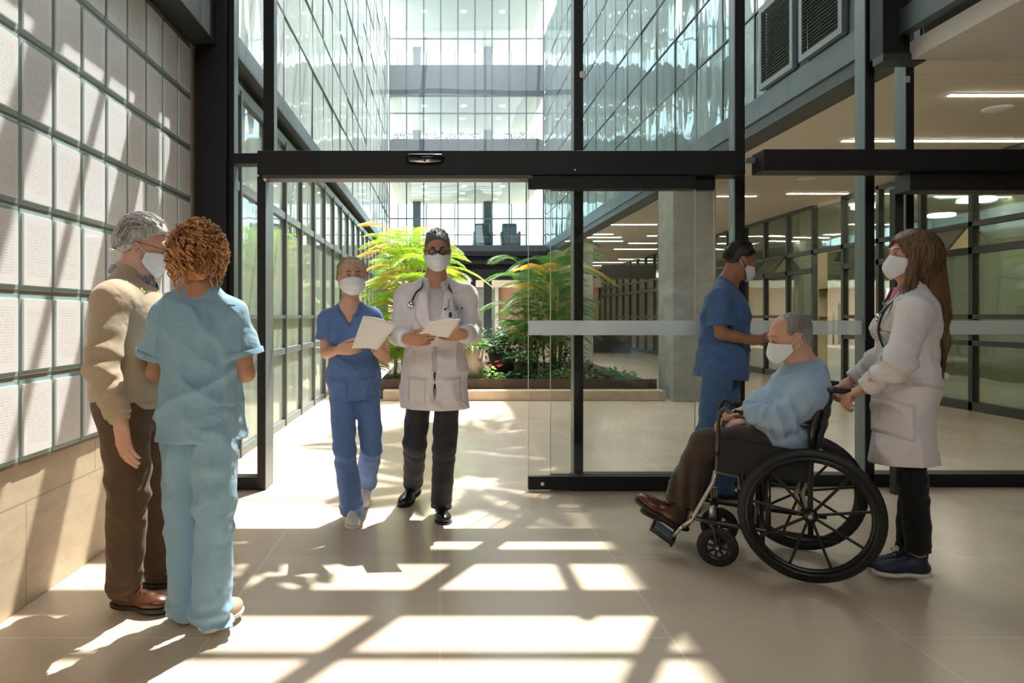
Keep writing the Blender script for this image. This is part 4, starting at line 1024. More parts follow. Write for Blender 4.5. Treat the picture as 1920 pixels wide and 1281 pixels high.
class Drape:
    """lays small pieces on the face of a garment"""
    def __init__(s, ob, g, c=None):
        me = ob.data; o = V(ob['_o']); s.t = BVHTree.FromPolygons([v.co + o for v in me.vertices], [tuple(p.vertices) for p in me.polygons]); s.g = g
        s.c = V(c) if c is not None else g.pelvis; s.F, s.R, s.U = g.TF, g.TR, g.up
    def pt(s, r, u, off=.004, F=None):
        F = F or s.F; b = s.c + s.R * r + s.U * u
        h = s.t.ray_cast(b + F * .7, -F)
        return (h[0] + F * off) if h[0] is not None else b + F * .12
    def dirpt(s, p, d, off=.004):
        d = V(d).normalized(); h = s.t.ray_cast(V(p) + d * .7, -d); return (h[0] + d * off) if h[0] is not None else V(p)
    def patch(s, q, name, mat, parent, off=.004, th=.003, n=8, F=None):
        mb = MB()
        for i in range(n + 1):
            for j in range(n + 1):
                a = i / n; b = j / n; r = (q[0][0] * (1 - a) + q[1][0] * a) * (1 - b) + (q[3][0] * (1 - a) + q[2][0] * a) * b; u = (q[0][1] * (1 - a) + q[1][1] * a) * (1 - b) + (q[3][1] * (1 - a) + q[2][1] * a) * b
                mb.v.append(tuple(s.pt(r, u, off, F)))
        for i in range(n):
            for j in range(n): k = i * (n + 1) + j; mb.f.append((k, k + 1, k + n + 2, k + n + 1))
        return mb.build(name, mat, parent, smooth=True, solid=th)
def collar(g, body, mat, r=.062, h=.04, open_=.5, flare=.018, name='collar', drop=.05, tilt=.0, c=None):
    mb = MB(); n = 30; c = V(c) if c is not None else g.neck + g.up * .022; pr = [(0, 0), (.004, h), (flare, h * .9), (flare + .012, h * .2)]
    for i in range(n + 1):
        a = open_ + (2 * PI - 2 * open_) * i / n; d = g.TF * math.cos(a) + g.TR * math.sin(a); k = (1 + math.cos(a)) / 2
        for (o, z) in pr: mb.v.append(tuple(c + d * (r + o * (1 + .5 * k)) + g.up * (z - drop * k - (.03 * k if o == pr[-1][0] else 0)) + g.TF * .012 * k))
    for i in range(n):
        for j in range(3): k = i * 4 + j; mb.f.append((k, k + 1, k + 5, k + 4))
    return mb.build(name, mat, body, smooth=True, solid=.003)
def paper(name, corners, label, mat, bend=.01, group=None, sheets=2):
    """corners TL TR BR BL; a sheaf bending slightly"""
    c = sum((V(p) for p in corners), V((0, 0, 0))) / 4; r = empty(name, c); tag(r, label, 'paper', group)
    n = 10; a, b, d, e = [V(p) for p in corners]; nr = (b - a).cross(e - a).normalized()
    for s in range(sheets):
        mb = MB()
        for i in range(n + 1):
            for j in range(n + 1):
                u = i / n; v = j / n; p = lerp(lerp(a, b, u), lerp(e, d, u), v) + nr * (bend * math.sin(PI * u) * (1 + .4 * s) + .0018 * s) + (b - a) * .02 * s; mb.v.append(tuple(p))
        for i in range(n):
            for j in range(n): k = i * (n + 1) + j; mb.f.append((k, k + n + 1, k + n + 2, k + 1))
        mb.build('sheet', mat, r, smooth=True, solid=.0008)
    return r
SHARED = {'eyewhite': pm('eye_white', (.75, .73, .70), .2), 'mask': pm('white_mask_cloth', (.80, .82, .85), .7, var=.03, vs=20), 'maskloop': pm('mask_elastic', (.72, .72, .72), .8)}
SK1 = skin('pale_skin', (.62, .36, .26)); SK2 = skin('tan_skin', (.50, .27, .17)); SK3 = skin('brown_skin', (.36, .17, .095))
BLK = pm('black_leather', (.012, .012, .013), .18); BRN = pm('brown_leather', (.09, .030, .014), .25, var=.3, vs=12); SOLE = pm('dark_sole', (.02, .016, .013), .6)
WSOLE = pm('white_rubber', (.70, .68, .64), .5)
# ============================================================ 1: older man with white hair, left, seen from his right side
def p_oldman():
    g = Figure((.98, .12), 1.04, .98, hf=(.95, .12, -.33), head=P(271, 462, 3.04), neck=P(247, 522, 3.03), shR=P(210, 566, 2.83), shL=P(259, 560, 3.19),
        elR=P(190, 690, 2.72), elL=P(262, 680, 3.28), wrR=P(226, 790, 2.68), wrL=P(300, 700, 3.24), hipR=P(232, 762, 2.92), hipL=P(262, 762, 3.10),
        knR=P(240, 930, 2.90), knL=P(298, 915, 3.18), anR=P(234, 1098, 2.94), anL=P(293, 1062, 3.20), toeR=(.98, -.14, -.02), toeL=(1, .1, 0))
    o = (g.anR.x, g.anR.y, 0)
    b = make_body('person', g, SK1, 'white haired man in a beige sweater and brown trousers standing by the left wall', o,
        hands=[((g.wrR, (.16, -.05, -1), (.5, .85, .1), -1), dict(curl=(.25, .3, .25), size=1.08, thumb=(.8, .35, .45))), ((g.wrL, (1, -.2, 0), (0, 0, 1), 1), dict(curl=(.4, .5, .4)))])
    sw = cloth('beige_knit', (.47, .37, .26), .95, .06, .5)
    hem = g.pelvis + g.up * .03
    s = top(g, b, sw, hem, 'sweater', o=.030, belly=.035, long=True, lr=(.074, .068, .050), flare=(.17, .17), sq=.85, seed=2, amp=.005, cuffgap=.10, cut=[cone(g.neck + g.up * .09 + g.TF * .03, g.neck - g.up * .10 + g.TF * .13, .062, .006)])
    f = Field([x - .3 for x in hem], [x + .3 for x in hem], .006); fr = (g.TR, g.TF, g.up)
    f.op(ell(hem + g.TF * .012, (.187, .170, .10), fr), .01); f.plane(hem + g.up * .035, g.up); f.plane(hem - g.up * .035, -g.up); f.build('waistband', sw, b)
    d = (g.wrR - g.elR).normalized(); MB().tube([lerp(g.elR, g.wrR, .80), lerp(g.elR, g.wrR, .86), lerp(g.elR, g.wrR, .97), lerp(g.elR, g.wrR, 1.0)], [.047, .043, .040, .036], 20).build('cuff', sw, b, smooth=True)
    m, nt, bb, oo = newmat('checked_shirt'); ck = N(nt, 'ShaderNodeTexChecker', Scale=90.0); ck.inputs['Color1'].default_value = (.08, .09, .13, 1); ck.inputs['Color2'].default_value = (.35, .33, .33, 1); L(nt, tex(nt), ck.inputs['Vector']); L(nt, ck.outputs[0], bb.inputs['Base Color'])
    collar(g, b, m, .066, .040, .3, .016, drop=.075)
    ly, iny = g.neck, None
    MB().sphere(g.neck + g.TF * .05 - g.up * .02, (.05, .05, .05), 10).build('shirt', m, b, smooth=True)
    trousers(g, b, cloth('brown_trouser_cloth', (.115, .065, .035), .8, .1, .4), o=.02, r=(.112, .086, .074, .068), belly=.03, hem=.045, seed=4, stack=.010, top=.08)
    for q in 'RL': shoe(g, b, q, BRN, SOLE, .29, .052, lace=BRN, low=False)
    hm = hairmat('silver_hair', (.22, .21, .20), (.66, .64, .60), (70, 70, 8))
    h_ = haircap(g, b, hm, -.004, -.055, .008, (.0, .010, .012), .002, 90); sweep(g, h_, hm, 560, (46, 212), .013, 1, .0019, 1, vol=(0, .010, .012))
    brows(g, b, hm); eyes(g, b); mask(g, b); glasses(g, b, pm('dark_wire', (.05, .05, .06), .3, .6), .0016)
# ============================================================ 2: nurse with curly hair, seen from behind
def p_curly():
    g = Figure((-.12, 1), .89, .97, hf=(-.25, 1, -.12), head=P(371, 474, 2.80), neck=P(375, 552, 2.78), shR=P(436, 590, 2.78), shL=P(311, 594, 2.80),
        elR=P(461, 700, 2.80), elL=P(291, 700, 2.84), wrR=P(436, 672, 3.04), wrL=P(318, 680, 3.06), hipR=P(404, 778, 2.78), hipL=P(346, 778, 2.80),
        knR=P(403, 950, 2.75), knL=P(345, 950, 2.86), anR=P(396, 1136, 2.72), anL=P(352, 1120, 2.84), toeR=(.30, 1, 0), toeL=(-.1, 1, 0))
    o = (g.anR.x, g.anR.y, 0)
    b = make_body('person', g, SK2, 'nurse with curly ginger hair and pale blue scrubs, seen from behind', o, arms=(.040, .036, .025),
        hands=[((g.wrR, (-.6, .8, .3), (-.4, -.1, 1), -1), dict(curl=(.4, .5, .4), size=.92)), ((g.wrL, (.6, .8, .3), (.4, -.1, 1), 1), dict(curl=(.4, .5, .4), size=.92))])
    cm = cloth('pale_blue_scrub_cloth', (.27, .44, .57), .85, .06, .8)
    hem = g.pelvis - g.up * .095
    t = top(g, b, cm, hem, 'scrub_top', o=.018, flare=(.145, .200), sq=.72, seed=1, amp=.013, sleeve=.70, sr=(.060, .086),
        extra=None)
    dr = Drape(t, g, g.neck); 
    mb = MB().tube([dr.dirpt(g.neck + g.TR * x - g.up * (.03 + .25 * abs(x) * .3), -g.TF, .002) for x in [-.15 + .02 * i for i in range(16)]], .0018, 5); mb.build('yoke_seam', cm, b, smooth=True)
    for s in 'RL':
        sh, el = g.j['sh' + s], g.j['el' + s]; e = lerp(sh, el, .70); d = (el - sh).normalized()
        MB().tube([e - d * .022, e - d * .02, e + d * .001], [.0865, .0885, .0895], 28, cap=False).build('sleeve_hem', cm, b, smooth=True)
    trousers(g, b, cm, o=.012, r=(.102, .084, .076, .086), hem=.070, seed=7, stack=.016, amp=.006, name='scrub_trousers')
    for q in 'RL': shoe(g, b, q, pm('tan_sneaker', (.5, .36, .26), .6), WSOLE, .25, .045)
    # curls
    hm = hairmat('ginger_curls', (.26, .085, .025), (.80, .42, .17), (14, 14, 14))
    f = Field([x - .22 for x in g.head], [x + .22 for x in g.head], .006); fr = (g.hr, g.hf, g.hu)
    f.op(ell(g.H(-.03, 0, .03), (.085, .10, .095), fr), .02); f.op(ell(g.H(-.07, 0, -.04), (.070, .05, .09), fr), .03)
    base = f.build('hair', hm, b)
    rn = random.Random(11); mb = MB()
    for i in range(420):
        th = rn.random() * 2 * PI; ph = math.acos(rn.uniform(-.55, 1)); dv = g.hr * math.sin(ph) * math.cos(th) + g.hf * math.sin(ph) * math.sin(th) + g.hu * math.cos(ph)
        if dv.dot(g.hf) > .55 and dv.dot(g.hu) < .6: continue
        c = g.H(-.03, 0, .015) + V((dv.x * .070, dv.y * .085, dv.z * .080)); L2 = rn.uniform(.05, .12) * (1.25 if dv.dot(g.hf) < -.1 else .8); rad = rn.uniform(.006, .012); w = rn.uniform(2.2, 3.6); p0 = rn.random() * 6.28
        out = (dv + V((0, 0, .15))).normalized(); pts = []
        ax0 = out.cross(UP).normalized() if abs(out.z) < .95 else V((1, 0, 0))
        for k in range(19):
            t_ = k / 18; cen = c + out * (.036 * math.sin(PI * min(1, t_ * .9 + .1)) * 1.0) + V((0, 0, -1)) * (L2 * t_ * t_) + out * .02 * t_; a = p0 + w * 2 * PI * t_
            pts.append(cen + (ax0 * math.cos(a) + out * math.sin(a)) * rad)
        mb.tube(pts, [.0042 * (1 - .5 * abs(k / 18 - .3)) for k in range(19)], 4)
    mb.build('curls', hm, base, smooth=True)
    mask(g, b); eyes(g, b)
# ============================================================ 3: blonde nurse walking towards us
def p_blonde():
    g = Figure((.10, -1), .90, .96, hf=(.22, -1, .02), head=P(660, 521, 4.27), neck=P(655, 578, 4.31), shR=P(615, 599, 4.31), shL=P(699, 597, 4.34),
        elR=P(612, 662, 4.28), elL=P(716, 658, 4.36), wrR=P(635, 656, 4.06), wrL=P(724, 674, 4.12), hipR=P(641, 716, 4.30), hipL=P(686, 716, 4.33),
        knR=P(646, 840, 4.22), knL=P(697, 838, 4.30), anR=P(659, 949, 4.28), anL=P(685, 902, 4.66), toeR=(.18, -1, 0), toeL=(0, -1, -.5))
    o = (g.anR.x, g.anR.y, 0)
    b = make_body('person', g, SK1, 'blonde nurse in blue scrubs walking in through the doors, holding a white sheet of paper', o, arms=(.038, .034, .024),
        hands=[((g.wrR, (1, -.42, .10), (0, .9, .25), 1), dict(curl=(.2, .4, .3), size=.92, thumb=(.8, .3, .7))), ((g.wrL, (-.6, -.6, .7), (.1, .9, .3), -1), dict(curl=(.35, .5, .4), size=.92))])
    cm = cloth('blue_scrub_cloth', (.105, .185, .40), .85, .06, .8)
    hem = g.pelvis - g.up * .105
    vn = [cone(g.neck + g.up * .05 + g.TF * .03, g.neck - g.up * .115 + g.TF * .12, .068, .004)]
    t = top(g, b, cm, hem, 'scrub_top', o=.014, flare=(.15, .185), sq=.70, seed=5, amp=.009, sleeve=.62, sr=(.058, .078), cut=vn, bust=.5)
    dr = Drape(t, g, g.pelvis)
    for q in (-1, 1): dr.patch([(q * .04, .02), (q * .135, .035), (q * .13, -.085), (q * .045, -.085)], 'pocket', cm, b)
    for q in (-1, 1): MB().tube([dr.pt(q * (.078 - .078 * k / 8), (g.neck - g.pelvis).length + .0 - .115 * k / 8, .004) for k in range(9)], .005, 6).build('neckline_trim', cm, b, smooth=True)
    trousers(g, b, cm, o=.012, r=(.086, .070, .068, .080), hem=.045, seed=9, stack=.006, amp=.004, name='scrub_trousers')
    ws = pm('white_sneaker', (.72, .68, .62), .55)
    for q in 'RL': shoe(g, b, q, ws, WSOLE, .25, .046, lace=WSOLE, pitch=0)
    hm = hairmat('blonde_hair', (.28, .18, .09), (.62, .47, .29), (60, 60, 60))
    h_ = haircap(g, b, hm, .003, -.05, .008, (.003, .004, .004), .002, 170); sweep(g, h_, hm, 620, (42, 205), .011, 2, .0015, 1, part=True, vol=(.003, .004, .004))
    MB().sphere(g.H(-.12, -.01, .03), (.035, .035, .035), 10).build('hair_bun', hm, b, smooth=True)
    brows(g, b, pm('brown_brow', (.10, .055, .03), .7)); eyes(g, b); mask(g, b)
    c = [P(681, 592, 3.90), P(743, 609, 3.92), P(707, 656, 4.0), P(659, 654, 4.0)]
    paper('paper_sheaf', c, 'white paper sheaf held up by the blonde nurse', pm('white_paper', (.84, .81, .78), .8), .012)
# ============================================================ 4: man in a white coat with glasses
def stethoscope(name, pts, label, chest, tips, headset=None):
    r = empty(name, pts[0]); tag(r, label, 'stethoscope'); bk = pm('black_tubing', (.02, .022, .026), .3); st = pm('polished_steel', (.75, .76, .78), .15, 1)
    MB().tube(smoothp(pts, 4), .0055, 8).build('tubing', bk, r, smooth=True)
    d = V((0, -1, 0)); MB().lathe(chest, d, [(0, 0), (.020, 0), (.023, .006), (.018, .012), (.008, .016), (0, .016)], 20).build('chest_piece', st, r, smooth=True)
    if headset:
        for q in headset: MB().tube(smoothp(q, 4), .0028, 6).build('ear_tube', st, r, smooth=True); MB().sphere(q[-1], .007, 6).build('ear_tip', bk, r, smooth=True)
    return r
def smoothp(pts, n=4):
    pts = [V(p) for p in pts]; q = [pts[0]] + pts + [pts[-1]]; out = []
    for i in range(1, len(q) - 2):
        for k in range(n):
            t = k / n; a, b, c, d = q[i - 1:i + 3]; out.append(.5 * ((2 * b) + (c - a) * t + (2 * a - 5 * b + 4 * c - d) * t * t + (3 * b - a - 3 * c + d) * t ** 3))
    return out + [pts[-1]]
COAT = cloth('white_coat_cotton', (.76, .72, .73), .8, .03, .7)
def p_doctor():
    g = Figure((0, -1), 1.06, .98, hf=(.02, -1, -.22), head=P(820, 471, 4.33), neck=P(817, 530, 4.38), shR=P(762, 556, 4.38), shL=P(873, 556, 4.40),
        elR=P(749, 628, 4.40), elL=P(884, 626, 4.42), wrR=P(762, 636, 4.06), wrL=P(868, 627, 4.08), hipR=P(789, 700, 4.40), hipL=P(842, 700, 4.40),
        knR=P(778, 832, 4.42), knL=P(833, 838, 4.32), anR=P(775, 904, 4.70), anL=P(828, 942, 4.36), toeR=(-.42, -.9, -.28), toeL=(.08, -1, 0))
    o = (g.anL.x, g.anL.y, 0)
    b = make_body('person', g, SK2, 'grey haired man with glasses in a long white coat, walking in reading a paper', o,
        hands=[((g.wrR, (1, -.42, -.08), (0, .9, .35), 1), dict(curl=(.3, .45, .3), thumb=(.8, .4, .7))), ((g.wrL, (-1, -.42, -.04), (0, .9, .35), -1), dict(curl=(.3, .45, .3), thumb=(.8, .4, .7)))])
    shirt = cloth('white_shirt', (.60, .57, .60), .75, .02, .2)
    hs = g.pelvis + g.up * .0
    top(g, b, shirt, hs, 'shirt', o=.012, long=True, lr=(.055, .050, .036), flare=(.145, .15), seed=3, amp=.002, cut=[cone(g.neck + g.up * .06 + g.TF * .05, g.neck - g.up * .045 + g.TF * .12, .05, .006)])
    collar(g, b, shirt, .068, .034, .45, .014, drop=.055)
    hem = g.pelvis - g.up * .215
    nk = g.neck
    cut = [cone(nk + g.up * .10 + g.TF * .10, nk - g.up * .34 + g.TF * .17, .088, .014), bxp(nk - g.up * .70 + g.TF * .17, (.006, .10, .30), (g.TR, g.TF, g.up), .002)]
    t = top(g, b, COAT, hem, 'white_coat', o=.026, long=True, lr=(.070, .064, .052), flare=(.165, .215), sq=.72, seed=8, amp=.011, cut=cut, cuffgap=.06)
    dr = Drape(t, g, g.pelvis); top_ = (nk - g.pelvis).length
    for q in (-1, 1):
        dr.patch([(q * .055, top_ - .03), (q * .105, top_ - .06), (q * .125, top_ - .22), (q * .02, top_ - .36)], 'lapel', COAT, t, .010, .007)
        dr.patch([(q * .055, -.02), (q * .16, -.01), (q * .165, -.17), (q * .06, -.175)], 'pocket', COAT, t, .005)
    dr.patch([(-.065, .41), (-.155, .415), (-.15, .30), (-.07, .30)], 'breast_pocket', COAT, t, .005)
    for k in range(3):
        p = dr.pt(.014, -.0 - .09 * k + .02, .004); MB().lathe(p, g.TF, [(0, .003), (.007, .003), (.008, 0)], 12).build('button', SHARED['maskloop'], t)
    bd = dr.patch([(-.075, .425), (-.14, .425), (-.14, .345), (-.075, .345)], 'badge', pm('badge_card', (.70, .80, .88), .25), t, .012, .002)
    dr.patch([(-.078, .422), (-.137, .422), (-.137, .403), (-.078, .403)], 'badge_header', pm('badge_blue', (.20, .42, .66), .3), bd, .0135, .001)
    dr.patch([(-.082, .392), (-.102, .392), (-.102, .360), (-.082, .360)], 'badge_photo', pm('badge_portrait', (.08, .05, .05), .4), bd, .0135, .001)
    trousers(g, b, cloth('charcoal_trousers', (.030, .030, .036), .75, .1, .3), o=.014, r=(.084, .076, .068, .066), hem=.03, seed=12, stack=.004, amp=.003)
    for q in 'RL': shoe(g, b, q, BLK, SOLE, .29, .050, lace=BLK)
    hm = hairmat('dark_grey_hair', (.025, .024, .026), (.16, .155, .155), (60, 60, 60))
    h_ = haircap(g, b, hm, -.002, -.05, .006, (-.002, .002, .014), .002, 150); sweep(g, h_, hm, 460, (50, 205), .008, 3, .0016, .92, vol=(-.002, .002, .016))
    brows(g, b, pm('dark_brow', (.02, .016, .014), .7), .0042); eyes(g, b, closed=.004); mask(g, b); glasses(g, b, pm('black_acetate', (.012, .010, .010), .25), .0034)
    T = top_
    pts = [dr.pt(.150, T - .13, .012), dr.pt(.138, T - .10, .012), dr.pt(.118, T - .06, .012), dr.pt(.085, T - .03, .014), nk + g.TR * .07 + g.up * .045 - g.TF * .03, nk - g.TF * .085 + g.up * .05, nk - g.TR * .07 + g.up * .045 - g.TF * .03, dr.pt(-.085, T - .03, .014), dr.pt(-.095, T - .05, .012), dr.pt(-.10, T - .07, .014)]
    y = dr.pt(-.10, T - .07, .014)
    stethoscope('stethoscope', pts, 'black stethoscope hanging round the neck of the man in the white coat', dr.pt(.152, T - .14, .014), None,
        [[y, dr.pt(-.085, T - .11, .016), dr.pt(-.08, T - .15, .016), dr.pt(-.06, T - .165, .018)], [y, dr.pt(-.12, T - .11, .016), dr.pt(-.14, T - .15, .016), dr.pt(-.165, T - .16, .018)]])
    c = [P(805, 606, 3.92), P(864, 599, 3.94), P(840, 634, 4.02), P(786, 629, 4.02)]
    paper('paper_sheaf', c, 'white paper sheaf held with both hands by the man in the white coat', pm('white_paper_sheet', (.84, .82, .80), .8), .006)
# ============================================================ wheelchair frame of reference
WO = V((1.74, 3.26, 0)); WF = V((-.92, .39, 0)).normalized(); WL = V((.39, .92, 0)).normalized()
def WP(px, py, l):
    """point on the chair's lengthwise plane l metres in from the near wheel"""
    k = (px - 825) / 1300; bx = WO.x + WL.x * l; by = WO.y + WL.y * l
    s = (bx - k * by) / (k * WF.y - WF.x); p = V((bx + WF.x * s, by + WF.y * s, 0)); p.z = 1.25 + (594 - py) / 1300 * p.y; return p
def WC(s, z, l): return WO + WF * s + WL * l + V((0, 0, z))
def wheel(r, name, c, R, tyre, ns, hub, pushrim, spoke_w, mt, mats):
    w = MB(); n = 48
    prof = [(R - tyre * 1.7, -tyre * .55), (R - tyre * 1.2, -tyre * .62), (R - tyre * .4, -tyre * .5), (R, -tyre * .1), (R, tyre * .1), (R - tyre * .4, tyre * .5), (R - tyre * 1.2, tyre * .62), (R - tyre * 1.7, tyre * .55), (R - tyre * 1.7, -tyre * .55)]
    w.lathe(c, WL, prof, n); o = w.build(name, mats['rub'], r, smooth=True)
    rm = MB(); R2 = R - tyre * 1.6; rm.lathe(c, WL, [(R2, -.011), (R2 - .018, -.013), (R2 - .024, 0), (R2 - .018, .013), (R2, .011), (R2, -.011)], n)
    rm.build('rim', mats['blk'], o, smooth=True)
    sp = MB()
    for i in range(ns):
        a = 2 * PI * (i + .25) / ns; d = WF * math.cos(a) + UP * math.sin(a); t = WF * -math.sin(a) + UP * math.cos(a)
        sp.obox(c + d * (hub * .8 + (R2 - .02 - hub * .8) / 2), d, t, WL, (R2 - .02 - hub * .8) / 2 + .008, spoke_w, spoke_w * .8)
    sp.build('spokes', mats['blk'], o, bevel=.001)
    hb = MB().lathe(c, WL, [(0, -.032), (hub * .7, -.03), (hub, -.015), (hub, .02), (0, .03)], 20); hb.build('hub', mats['blk'], o, smooth=True)
    MB().lathe(c - WL * .032, -WL, [(0, .004), (hub * .35, .003), (hub * .35, 0)], 14).build('axle_bolt', mats['st'], o, smooth=True)
    if pushrim:
        pts = [c - WL * pushrim[1] + (WF * math.cos(a) + UP * math.sin(a)) * pushrim[0] for a in [2 * PI * k / 48 for k in range(48)]]
        MB().tube(pts, .0095, 8, closed=True).build('push_rim', mats['blk'], o, smooth=True)
        tb = MB()
        for k in range(6):
            a = 2 * PI * (k + .3) / 6; d = WF * math.cos(a) + UP * math.sin(a); tb.tube([c + d * (R2 - .008), c + d * pushrim[0] - WL * pushrim[1]], .004, 6)
        tb.build('rim_tab', mats['st'], o)
    return o
def p_wheelchair():
    r = empty('wheelchair', WC(.15, 0, .25)); tag(r, 'black folding wheelchair with large spoked wheels carrying the seated man', 'wheelchair')
    mats = {'rub': pm('black_rubber', (.014, .014, .014), .55), 'blk': pm('black_plastic', (.012, .012, .012), .3), 'st': pm('worn_steel', (.55, .52, .50), .3, .9)}
    fr = pm('dark_bronze_tube', (.10, .085, .08), .3, .8); up = pm('black_nylon', (.013, .013, .015), .7, bump=.2, bs=200)
    for l, sg in ((0, 1), (.50, -1)):
        wheel(r, 'drive_wheel', WC(0, .315, l), .315, .026, 9, .034, (.272, .030 * sg), .0062, None, mats)
    for l in (.055, .445):
        cz = .098; c = WC(.405, cz, l); wheel(r, 'caster_wheel', c, .098, .0165, 8, .022, None, .0055, None, mats)
        f = MB()
        for q in (-1, 1): f.tube([c + WL * .022 * q, c + WL * .024 * q + UP * .075 - WF * -.012, WC(.43, .215, l) + WL * .012 * q], .009, 8)
        f.obox(WC(.43, .222, l), WF, WL, UP, .022, .028, .012); f.build('caster_fork', mats['blk'], r, bevel=.003)
        MB().lathe(WC(.43, .228, l), UP, [(0, 0), (.017, 0), (.017, .07), (.014, .078), (0, .08)], 16).build('caster_stem', mats['st'], r, smooth=True)
    for l, nm in ((.045, 0), (.455, 1)):
        t = MB(); A = lambda px, py: WP(px, py, l if nm == 0 else .045) + (WL * .41 if nm else V((0, 0, 0)))
        # main side frame: arm post, seat rail, lower rail, back post
        arm = smoothp([A(1345, 852), A(1347, 800), A(1349, 780), A(1358, 768), A(1375, 779) + UP * .006, A(1400, 783), A(1460, 790), A(1522, 799)], 3)
        t.tube(arm, .0115, 10)
        t.tube([A(1522, 850), A(1524, 800), A(1545, 735), A(1552, 730)], .0125, 10)
        t.tube([A(1552, 731), A(1575, 733), A(1592, 735)], .0125, 10)
        t.tube([A(1522, 848), A(1519, 900), A(1520, 1010)], .0125, 10)
        t.tube([A(1345, 852), A(1342, 885), A(1385, 893), A(1387, 915), A(1400, 935)], .011, 10)
        t.tube([A(1295, 970), A(1330, 978), A(1395, 989), A(1570, 1014)], .011, 10)
        t.tube([A(1440, 900), A(1440, 995)], .013, 10)
        t.build('side_frame', fr if nm == 0 else mats['blk'], r, smooth=True)
        lg = MB(); lg.tube([A(1342, 883), A(1337, 905), A(1297, 975), A(1280, 988)], .0115, 10); lg.tube([A(1281, 986), A(1262, 1006)], .0085, 8)
        lr = lg.build('leg_rest', mats['st'], r, smooth=True)
        p0 = A(1238, 1000); d1 = (WF * .82 + UP * .50).normalized(); n1 = WL.cross(d1); dl = 1 if nm == 0 else -1
        fp = MB(); c0 = A(1240, 1006) + WL * .075 * dl; nrm = (UP * .9 - WF * .3).normalized()
        fp.obox(c0, d1, WL, (UP - d1 * UP.dot(d1)).normalized(), .066, .074, .012); fo = fp.build('footplate', mats['blk'], r, bevel=.005)
        rb = MB(); un = (UP - d1 * UP.dot(d1)).normalized()
        for i in range(4): rb.obox(c0 + WL * (-.051 + .034 * i) + un * .0135, d1, WL, un, .05, .011, .004)
        rb.build('tread_ribs', pm('grey_tread', (.16, .20, .22), .5), fo, bevel=.002)
        MB().obox(c0 - d1 * .062, d1, WL, un, .006, .074, .018).build('plate_hinge', mats['blk'], fo)
        # arm pad, side panel, brake
        a, b_ = A(1375, 774), A(1518, 791); d = (b_ - a).normalized(); MB().obox(lerp(a, b_, .5) + UP * .004 + WL * .012 * dl, d, WL, d.cross(WL), (b_ - a).length / 2, .024, .012).build('arm_pad', up, r, bevel=.008)
        q = [A(1350, 822), A(1526, 848), A(1518, 905), A(1345, 884)]; mb = MB(); off = WL * .006
        mb.add([x - off for x in q] + [x + off for x in q], [(0, 1, 2, 3), (7, 6, 5, 4), (0, 4, 5, 1), (1, 5, 6, 2), (2, 6, 7, 3), (3, 7, 4, 0)]); mb.build('side_panel', up, r, bevel=.003)
        bk = MB(); bk.tube([A(1392, 882), A(1393, 900), A(1397, 925)], .007, 8); bk.obox(A(1394, 915), WF, WL, UP, .014, .014, .025); bk.build('brake_lever', mats['blk'], r, bevel=.003)
        gp = MB().tube([A(1562, 731) , A(1595, 735)], [.016, .015], 12); gp.build('push_grip', mats['rub'], r, smooth=True)
    # seat, back sling and cross brace
    sc_ = WC(.20, .475, .25)
    MB().obox(sc_, WF, WL, UP, .215, .205, .018).build('seat', up, r, bevel=.012)
    a = WP(1530, 850, .045); b_ = WP(1557, 735, .045); mb = MB(); n = 12; bk_ = []
    for i in range(n + 1):
        for j in range(9):
            t = i / n; u = j / 8; p = lerp(a, b_, t) + WL * .41 * u - WF * (.035 * math.sin(PI * u) * (.6 + .4 * math.sin(PI * t))); mb.v.append(tuple(p + WF * .004 * math.sin(t * 28)))
    for i in range(n):
        for j in range(8): k = i * 9 + j; mb.f.append((k, k + 1, k + 10, k + 9))
    mb.build('back_sling', pm('navy_black_nylon', (.02, .024, .035), .6), r, smooth=True, solid=.02)
    x = MB(); x.tube([WC(.22, .45, .05), WC(.22, .13, .45)], .011, 8); x.tube([WC(.20, .45, .45), WC(.20, .13, .05)], .011, 8); x.build('cross_brace', mats['blk'], r, smooth=True)
    s2 = MB(); rn = random.Random(2)
    for (px, l) in ((1500, .2), (1512, .26)):
        a = WP(px, 903, l); s2.tube([a, a + V((-.02, 0, -.06)), a + V((.0, .0, -.13)), a + V((-.012, 0, -.17))], [.007, .011, .009, .003], 6)
    s2.build('hanging_strap', pm('cream_strap', (.55, .50, .38), .8), r, smooth=True)
